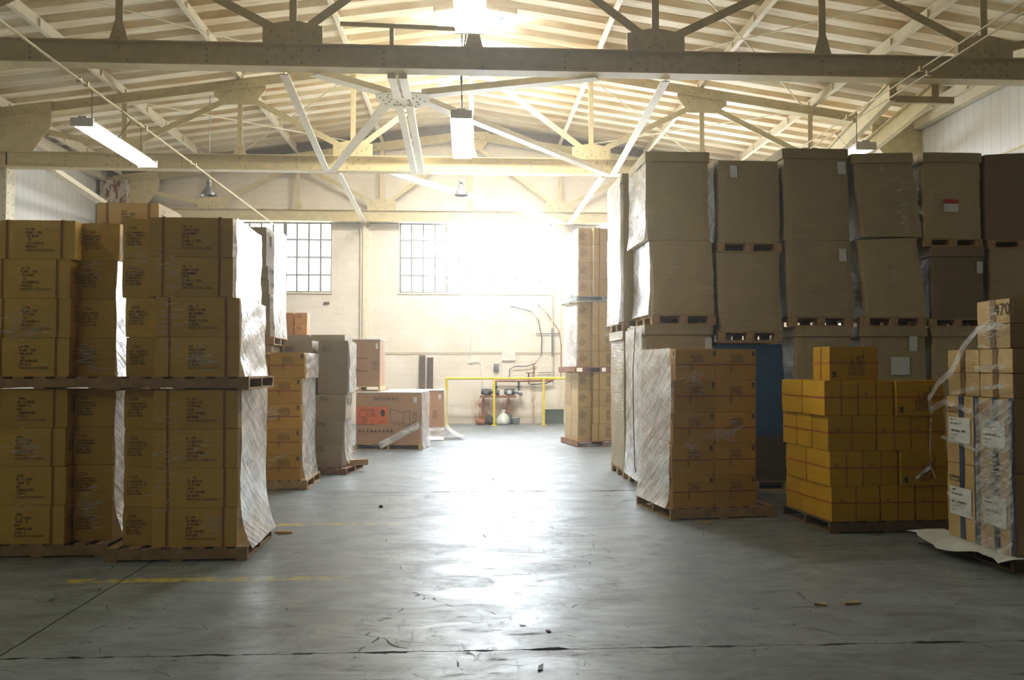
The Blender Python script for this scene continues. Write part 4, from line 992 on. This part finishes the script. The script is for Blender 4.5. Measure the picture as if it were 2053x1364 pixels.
# ---- tall film-wrapped grey cartons on the right
def bulk_carton(u0, u1, y0, y1, z0, z1, label, seed, lean=(0, 0), lid=True, mat='card_gaylord', tags=(), tilt=0.0, group='tall film-wrapped grey cartons', gloss=()):
    """lean: sideways shift of the top and of the middle. tags: (u, z, width, height, material) on the front"""
    L, D, H = u1 - u0, y1 - y0, z1 - z0; rnd = random.Random(seed)
    r = empty('bulk_carton', ((u0 + u1) / 2, (y0 + y1) / 2, z0)); tag(r, label, 'carton', group); r.rotation_euler = (0, 0, R(rnd.uniform(-.8, .8)))
    ph = [rnd.uniform(0, 6.3) for _ in range(8)]
    def warp(p):
        t = p.z / H; x = p.x + lean[0] * t + lean[1] * 4 * t * (1 - t); q = p.copy()
        for i, (s, o) in enumerate(((p.x / L, p.y / D), (p.y / D, p.x / L))):
            if abs(abs(s) - .5) < .03:
                d = .012 * math.cos(math.pi * o) * math.sin(math.pi * t) + .006 * math.sin(7 * o + 9 * t + ph[i]) + .004 * math.sin(19 * t - 5 * o + ph[i + 2])
                if i == 0: x += math.copysign(d, s)
                else: q.y += math.copysign(d, s)
        q.x = x; q.z = p.z + (tilt * p.x) * t
        return q
    def block(L_, D_, za, zb, nz, name, m, parent):
        bm = bmesh.new(); bmesh.ops.create_grid(bm, x_segments=1, y_segments=1, size=.5); bm.free()
        mb = MB(); n = 10; c = .03; ring = []
        pts = []
        for (ax, ay), (bx, by) in zip(((-1, -1), (1, -1), (1, 1), (-1, 1)), ((1, -1), (1, 1), (-1, 1), (-1, -1))):
            for k in range(n):
                t = k / n; x, y = (ax + (bx - ax) * t) * L_ / 2, (ay + (by - ay) * t) * D_ / 2
                if k == 0: x -= ax * c * .35; y -= ay * c * .35
                pts.append((x, y))
        k = len(pts); vs = []
        for j in range(nz + 1):
            zz = za + (zb - za) * j / nz
            vs += [warp(Vector((x, y, zz))) for x, y in pts]
        fs = [(j * k + i, j * k + (i + 1) % k, (j + 1) * k + (i + 1) % k, (j + 1) * k + i) for j in range(nz) for i in range(k)]
        mb.add(vs, fs, 0, False); mb.add(vs[:k], [tuple(reversed(range(k)))]); mb.add(vs[-k:], [tuple(range(k))])
        return mb.build(name, m, parent)
    b = block(L, D, 0, H - (.10 if lid else 0), 14, 'body', mat, r)
    if lid: block(L + .04, D + .04, H - .13, H, 2, 'lid', mat, r)
    for u, z, wd, ht, m in tags:
        t = MB(); yy = -D / 2 - .022
        q = [warp(Vector((-L / 2 + u, yy + .022, z))), warp(Vector((-L / 2 + u + wd, yy + .022, z))), warp(Vector((-L / 2 + u + wd, yy + .022, z + ht))), warp(Vector((-L / 2 + u, yy + .022, z + ht)))]
        for v in q: v.y = yy
        t.add(q, [(0, 1, 2, 3)], 0)
        if m == 'red':
            q2 = [q[3].lerp(q[0], .35), q[2].lerp(q[1], .35), q[2].copy(), q[3].copy()]
            for v in q2: v.y -= .002
            t.add(q2, [(0, 1, 2, 3)], 1)
        o = t.build('shipping_label', ['label_white', 'label_red'], r)
    for u, z, wd, ht, dx, n, ln in gloss:  # highlight strips painted over the front of the wrap
        c0 = warp(Vector((-L / 2 + u, -D / 2, z))); c0.y = -D / 2 - .012; paint_glints(r, c0, Vector((wd, 0, 0)), Vector((dx, 0, ht)), Vector((0, -1, 0)), n, ln, rnd)
    return r
def bpal(x0, x1, y, z, label, h=.13): return pallet(x1 - x0, 1.12, ((x0 + x1) / 2, y + .56, z), 0, label, 'wood', 'v', True, h, 'block pallets of the tall grey cartons')
Y = 11.2
c1 = 'first column from the aisle'
bpal(2.36, 3.30, Y, 0, 'floor block pallet of the first grey column from the aisle')
bulk_carton(2.38, 3.28, Y, Y + 1.12, .13, 1.16, 'lowest grey wrapped carton, ' + c1, 1, lid=False)
bulk_carton(2.38, 3.28, Y, Y + 1.12, 1.165, 2.22, 'second grey wrapped carton up, with a folded rim, ' + c1, 2, tags=((.80, .72, .09, .16, 'w'),))
bpal(2.48, 3.34, Y, 2.225, 'block pallet halfway up the first grey column')
bulk_carton(2.50, 3.33, Y, Y + 1.12, 2.358, 3.355, 'third grey wrapped carton up, ' + c1, 3, (-.03, .01), False, gloss=((.12, .55, .28, .22, .05, 22, .07), (.74, .3, .1, .3, 0, 14, .05)))
bulk_carton(2.43, 3.28, Y, Y + 1.12, 3.36, 4.55, 'topmost grey wrapped carton, ' + c1, 4, (-.02, -.01))
# the load right behind it
bpal(2.33, 3.2, Y + 1.3, 0, 'floor block pallet of the load behind the first grey column')
bulk_carton(2.33, 3.2, Y + 1.3, Y + 2.42, .13, 2.2, 'lower grey wrapped carton hidden behind the first column', 5, mat='card_gaylord')
bpal(2.33, 3.2, Y + 1.3, 2.205, 'block pallet in the load behind the first grey column')
bulk_carton(2.33, 3.2, Y + 1.3, Y + 2.42, 2.338, 4.55, 'upper grey wrapped carton showing an edge behind the first column', 6)
def side_film(label, x0, x1, y0, y1, z0, z1, seed, fl=.03): film(label, [((x0, y1, z0), (x1 - x0, y0 - y1, 0), (0, 0, z1 - z0), fl)], (), seed=seed)
side_film('bright crinkled film on the aisle side of the first grey column, upper half', 2.47, 2.46, Y, Y + 1.12, 2.36, 3.36, 21)
side_film('bright crinkled film on the aisle side of the topmost carton, first grey column', 2.40, 2.41, Y, Y + 1.12, 3.36, 4.53, 22)
side_film('pale sagging film on the aisle side of the first grey column, lower half', 2.345, 2.345, Y, Y + 1.12, .12, 2.18, 23, .04)
side_film('bright film on the aisle side of the load behind the first column', 2.30, 2.30, Y + 1.3, Y + 2.42, 2.3, 4.5, 24)
pipe([(2.335, 11.62, 2.2), (2.30, 11.62, 1.6), (2.30, 11.6, .9), (2.30, 11.52, .3), (2.31, 11.47, .13)], .006, 'black_rubber', 'dark strap hanging down the aisle side of the first grey column', 'tie_strap', 'strap', None)
# second column with the blue wrapped load at its foot
c2 = 'second column from the aisle'; Y2 = 11.22
bpal(3.38, 4.36, Y2, 0, 'floor block pallet under the dark cartons of the second column')
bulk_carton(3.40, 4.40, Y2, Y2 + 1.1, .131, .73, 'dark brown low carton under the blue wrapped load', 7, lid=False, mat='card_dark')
r = bulk_carton(3.48, 4.40, Y2 + .03, Y2 + 1.05, .735, 1.965, 'blue wrapped load with a slanted side, under the second column', 8, (-.13, -.02), False, 'blue_wrap')
mb = MB(); mb.span(3.37, 4.22, Y2 - .03, Y2 + 1.1, 1.978, 2.0); tag(mb.build('flat_board', 'wood', None, (0, 0, 0)), 'thin board lying on the blue wrapped load', 'board')
bpal(3.38, 4.26, Y2, 2.003, 'block pallet over the blue wrapped load')
bulk_carton(3.42, 4.28, Y2, Y2 + 1.1, 2.136, 3.20, 'lower sagging film-wrapped carton, ' + c2, 9, (-.05, -.02), False, tilt=.01)
bpal(3.38, 4.26, Y2, 3.205, 'block pallet between the two film-wrapped cartons, second column')
bulk_carton(3.40, 4.23, Y2, Y2 + 1.1, 3.338, 4.45, 'topmost film-wrapped carton with a white tag, ' + c2, 10, (-.01, .02), False, tags=((.15, .88, .10, .16, 'w'),))
film('white sheet of film hanging off the aisle side of the second column', [((3.385, Y2 + 1.0, 3.35), (-.03, -.98, 0), (.0, 0, 1.08), .0)], (), seed=25)
# third column
c3 = 'third column from the aisle'
bpal(4.30, 5.22, Y, 0, 'floor block pallet of the third grey column')
bulk_carton(4.45, 5.20, Y, Y + 1.12, .13, 2.20, 'lowest tall grey carton, behind the yellow cartons, ' + c3, 11, tags=((.72, 1.62, .10, .12, 'w'),))
bpal(4.36, 5.22, Y, 2.203, 'block pallet halfway up the third grey column')
bulk_carton(4.36, 5.24, Y, Y + 1.12, 2.336, 3.37, 'middle grey carton, ' + c3, 12, (-.03, 0), False, gloss=((.06, .6, .16, .22, .04, 14, .06),), tags=((.70, .75, .10, .17, 'w'),))
bulk_carton(4.31, 5.20, Y, Y + 1.12, 3.375, 4.62, 'topmost grey carton reaching the highest, ' + c3, 13, (-.03, .01), tags=((.74, .90, .11, .17, 'w'),))
# fourth column, tipped
c4 = 'tilting fourth column from the aisle'
bpal(5.34, 6.26, Y, 0, 'floor block pallet of the fourth grey column')
bulk_carton(5.36, 6.24, Y, Y + 1.12, .13, 2.20, 'lowest tall grey carton with a big white sheet, ' + c4, 14, tags=((.64, 1.74, .11, .2, 'w'), (.38, 1.42, .26, .24, 'w')))
bpal(5.36, 6.24, Y, 2.203, 'block pallet halfway up the fourth grey column')
bulk_carton(5.45, 6.27, Y, Y + 1.12, 2.336, 3.40, 'middle grey carton leaning, ' + c4, 15, (-.14, 0), False, tilt=.05, gloss=((.34, .12, .10, .75, -.05, 50, .05),))
bulk_carton(5.40, 6.22, Y, Y + 1.12, 3.43, 4.57, 'topmost grey carton with a painted film highlight, ' + c4, 16, (-.15, 0), tilt=.03, gloss=((.50, .05, .16, .95, -.08, 120, .10), (.30, .9, .12, .12, .0, 14, .06)))
# fifth column
c5 = 'fifth column from the aisle'
bpal(6.26, 7.1, Y, 0, 'floor block pallet of the fifth grey column')
bulk_carton(6.34, 7.08, Y, Y + 1.12, .13, 2.20, 'lowest tall grey carton, ' + c5, 17)
bpal(6.30, 7.1, Y, 2.203, 'block pallet halfway up the fifth grey column', .11)
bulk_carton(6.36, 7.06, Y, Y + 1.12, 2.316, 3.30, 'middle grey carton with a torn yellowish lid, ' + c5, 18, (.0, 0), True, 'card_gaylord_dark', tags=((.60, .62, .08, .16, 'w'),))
bpal(6.24, 7.06, Y, 3.304, 'block pallet under the topmost carton, fifth grey column', .11)
bulk_carton(6.24, 7.04, Y, Y + 1.12, 3.416, 4.59, 'topmost grey carton with a red and white label, ' + c5, 19, (.0, 0), tags=((.26, .36, .21, .17, 'red'),), gloss=((.04, .35, .08, .6, .0, 26, .05),))
# sixth column at the edge
c6 = 'sixth column at the edge'
bpal(7.16, 8.1, Y, 0, 'floor block pallet of the sixth grey column')
bulk_carton(7.18, 8.06, Y, Y + 1.12, .13, 2.20, 'lowest tall grey carton, ' + c6, 20)
bpal(7.16, 8.1, Y, 2.203, 'block pallet halfway up the sixth grey column', .11)
bulk_carton(7.16, 8.06, Y, Y + 1.12, 2.316, 3.28, 'middle grey carton, ' + c6, 21, lid=False)
bpal(7.14, 8.1, Y, 3.284, 'block pallet under the topmost carton, sixth grey column', .11)
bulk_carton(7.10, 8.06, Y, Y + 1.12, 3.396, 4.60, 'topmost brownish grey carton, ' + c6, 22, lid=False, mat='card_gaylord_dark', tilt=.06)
# crinkled highlights on the wraps

# ---- honey load on the right of the aisle
LO = Load(2.20, 9.08, 8); G = 'honey cartons on the right of the aisle'; w_ = 'wrapped load right of the aisle'
LO.pallet(1.22, 1.10, 0, 'pallet under the honey cartons right of the aisle', h=.125)
for k in range(5):
    row = ORD[k] if k < 4 else 'top'; z = .126 + k * .346; e = (0, 0, .01, .03, .045)[k]
    LO.put('honey', .03, .515, .03, .50, z, .343, 'honey carton, aisle column, %s row, %s' % (row, w_), G, dx=e)
    LO.put('honey', .525, 1.01, .03, .50, z, .343, 'honey carton, far column, %s row, %s' % (row, w_), G, dx=e * .3)
    LO.put('honey', .03, .50, .52, 1.0, z, .343, 'honey carton behind the aisle column, %s row, %s' % (row, w_), G, dx=e)
LO.film('bright crinkled film on the aisle side of the honey cartons right of the aisle', [(.005, 1.02, .005, .02, .13, .85, .05), (.03, 1.02, .03, .02, .85, 1.86, .01)],
        [(.05, .02, .5, .02, 1.2, 1.8, 60, .10), (.3, .02, .9, .02, .85, 1.0, 40, .24), (.0, .02, .5, .02, .4, 1.0, 30, .16), (.5, .02, 1.0, .02, .8, 1.1, 24, .14)], 26)

# ---- yellow strapped cartons
LP = Load(3.60, 8.27, 3); G = 'yellow strapped cartons'; w_ = 'yellow strapped pile'
LP.pallet(1.26, 1.12, 0, 'dark pallet under the yellow strapped cartons', mat='wood_dark', h=.12)
z = .121
for k in range(4):
    row = ORD[k] if k < 3 else 'top'; hh = .350; dx = (.02, .0, -.01, -.04)[k]
    if k % 2:                                          # two end-on cartons and one broadside
        for q, (a, b) in enumerate(((0, .345), (.352, .715))):
            LP.put('strapped', a, b, .0, .5, z, hh - .003, 'yellow carton, end-on, %s from the aisle, %s row of the %s' % (('first', 'second')[q], row, w_), G, dx=dx)
        LP.put('strapped', .735, 1.235, -.03, .33, z, hh - .003, 'yellow carton, broadside, far end, %s row of the %s' % (row, w_), G, dx=dx)
        LP.put('strapped', 0, .345, .51, 1.01, z, hh - .003, 'yellow carton, rear on the aisle side, %s row of the %s' % (row, w_), G, dx=dx)
    else:
        LP.put('strapped', 0, .5, .0, .345, z, hh - .003, 'yellow carton, broadside, first from the aisle, %s row of the %s' % (row, w_), G, dx=dx)
        for q, (a, b) in enumerate(((.515, .87), (.88, 1.235))):
            LP.put('strapped', a, b, .0, .5, z, hh - .003, 'yellow carton, end-on, %s, %s row of the %s' % (('middle', 'far end')[q], row, w_), G, dx=dx)
        for q, (a, b) in enumerate(((.352, .70), (.71, 1.055))):
            LP.put('strapped', 0, .5, a, b, z, hh - .003, 'yellow carton, %s behind the front one, %s row of the %s' % (('first', 'second')[q], row, w_), G, dx=dx)
    z += hh
LP.put('strapped', .06, .58, .10, .45, z, .34, 'single yellow strapped carton lying on top of the yellow pile', G)

# ---- wrapped kit cartons at the right edge
LQ = Load(4.39, 6.63, 0); G = 'labelled cartons of the wrapped load at the right edge'; w_ = 'wrapped load at the right edge'
LQ.pallet(1.05, 1.08, 0, 'dark pallet under the wrapped load at the right edge', mat='wood_dark', along='u', h=.115)
mb = MB(); n = 14
vs = []
for i in range(n + 1):
    t = i / n; y = -.06 + 1.28 * t
    for u, z in ((-.22 + .05 * math.sin(5 * t + 1) + .02 * math.sin(31 * t), .10 + .035 * math.sin(9 * t)), (-.05, .126), (.12, .1265)): vs.append((u, y, z))
mb.add(vs, [(i * 3 + k, i * 3 + k + 1, i * 3 + k + 4, i * 3 + k + 3) for i in range(n) for k in range(2)])
o = mb.build('slip_sheet', 'label_white', None, (4.39, 6.62, .0)); tag(o, 'pale torn slip sheet poking out over the pallet at the right edge', 'sheet')
s_ = o.modifiers.new('thick', 'SOLIDIFY'); s_.thickness = .006
for k, (z, h_) in enumerate(((.13, .66), (.795, .60))):
    for q, (a, b) in enumerate(((.0, .47), (.48, .96))):
        LQ.put('kit', .02, .62, a, b, z, h_, 'large labelled carton, %s, %s row of the %s' % (('near', 'far')[q], ('bottom', 'second')[k], w_), G, 0)
for k, z in enumerate((1.40, 1.605)):
    for q, (a, b) in enumerate(((.0, .44), (.45, .92))):
        LQ.put('kit', .02, .60, a, b, z, .20, 'flat taped carton, %s, %s layer over the large ones, %s' % (('near', 'far')[q], ('first', 'second')[k], w_), G, 0)
for k, z in enumerate((1.81, 2.015)):
    LQ.put('kit/mark' if k else 'kit', .03, .60, .04, .48, z, .20, ('flat taped carton under the topmost one, ', 'topmost flat carton with scrawled digits, ')[k] + w_, G, 0)
def ribbon(mb, pts, wd, nrm=(1, 0, 0)):
    pts = [Vector(p) for p in pts]; nrm = Vector(nrm); L_, R_ = [], []
    for i, p in enumerate(pts):
        d = (pts[min(i + 1, len(pts) - 1)] - pts[max(i - 1, 0)]).normalized(); s = d.cross(nrm).normalized() * wd / 2
        L_.append(p + s + nrm * .008 * math.sin(i * 2.1)); R_.append(p - s)
    n = len(pts); mb.add(L_ + R_, [(i, i + 1, n + i + 1, n + i) for i in range(n - 1)], 0, True)
mb = MB(); x = 4.35
ribbon(mb, [(x, 6.63, 1.97), (x, 6.8, 2.0), (x, 7.0, 1.97), (x, 7.2, 1.84), (x - .01, 7.38, 1.62), (x - .02, 7.58, 1.5), (x - .03, 7.72, 1.36), (x - .02, 7.70, 1.22)], 0.062)
ribbon(mb, [(x - .02, 7.70, 1.26), (x - .01, 7.5, 1.34), (x, 7.25, 1.30), (x, 6.95, 1.22), (x, 6.64, 1.12)], 0.056)
ribbon(mb, [(x, 6.64, .09), (x, 6.9, .22), (x, 7.2, .40), (x, 7.5, .52)], 0.031)
ribbon(mb, [(x, 6.64, 1.66), (x, 7.05, 1.64)], 0.043); ribbon(mb, [(x, 6.64, 1.50), (x, 7.05, 1.47), (x, 7.4, 1.42)], 0.037)
ribbon(mb, [(x - .02, 7.70, 1.24), (x - .03, 7.72, 1.0), (x - .04, 7.70, .75), (x - .03, 7.62, .62)], 0.019); ribbon(mb, [(x - .04, 7.70, .72), (x - .08, 7.78, .66), (x - .1, 7.84, .60)], 0.031)
ribbon(mb, [(x, 6.64, .86), (x, 7.1, .95), (x, 7.58, 1.02)], 0.031)
tag(mb.build('stretch_film', 'film_clear'), 'loose loops of film slung round the wrapped load at the right edge', 'plastic film', 'stretch film on the pallet loads')
LQ.film('crinkled clear film over the near half of the load at the right edge', [(.005, .48, .005, -.01, .14, 1.38, .02)], [(.01, .46, .01, 0, .2, 1.35, 70, .2), (.01, .46, .01, 0, 1.42, 2.2, 60, .14)], 27, 'film_clear')

# ---- litter on the floor
def scrap(pts, z, mat, label):
    mb = MB(); c = (sum(p[0] for p in pts) / len(pts), sum(p[1] for p in pts) / len(pts)); n = len(pts)
    mb.add([(x - c[0], y - c[1], 0.001) for x, y in pts] + [(x - c[0], y - c[1], z * (1 + .5 * (i % 2))) for i, (x, y) in enumerate(pts)],
           [tuple(reversed(range(n))), tuple(range(n, 2 * n))] + [(i, (i + 1) % n, n + (i + 1) % n, n + i) for i in range(n)])
    tag(mb.build('litter', mat, None, (c[0], c[1], 0)), label, 'litter', 'litter on the floor')
scrap([(-1.90, 8.60), (-1.78, 8.62), (-1.72, 8.57), (-1.84, 8.54)], .02, 'wood_pale', 'pale splinter on the floor beside the left stack')
scrap([(-1.03, 10.15), (-1.0, 10.16), (-.98, 10.12), (-1.01, 10.10)], .018, 'black_rubber', 'dark scrap on the floor in mid aisle left of the reflection')
scrap([(2.62, 5.84), (2.74, 5.86), (2.75, 5.83), (2.63, 5.81)], .012, 'wood_pale', 'pale splinter on the dark floor before the yellow pile, nearer the wall')
scrap([(2.42, 5.84), (2.50, 5.81), (2.49, 5.79), (2.41, 5.82)], .012, 'wood_pale', 'short pale splinter on the dark floor before the yellow pile, nearer the aisle')
scrap([(.50, 5.35), (.52, 5.35), (.53, 5.32), (.51, 5.31)], .006, 'black_rubber', 'black crumb on the floor just beyond the saw joint')
scrap([(.40, 4.72), (.43, 4.75), (.42, 4.66), (.39, 4.64)], .005, 'black_rubber', 'thin black scrap on the floor nearest the viewer')
scrap([(2.46, 8.95), (2.6, 8.92), (2.56, 8.88), (2.45, 8.9)], .012, 'wood_pale', 'pale splinter before the pallet of the honey cartons right of the aisle')
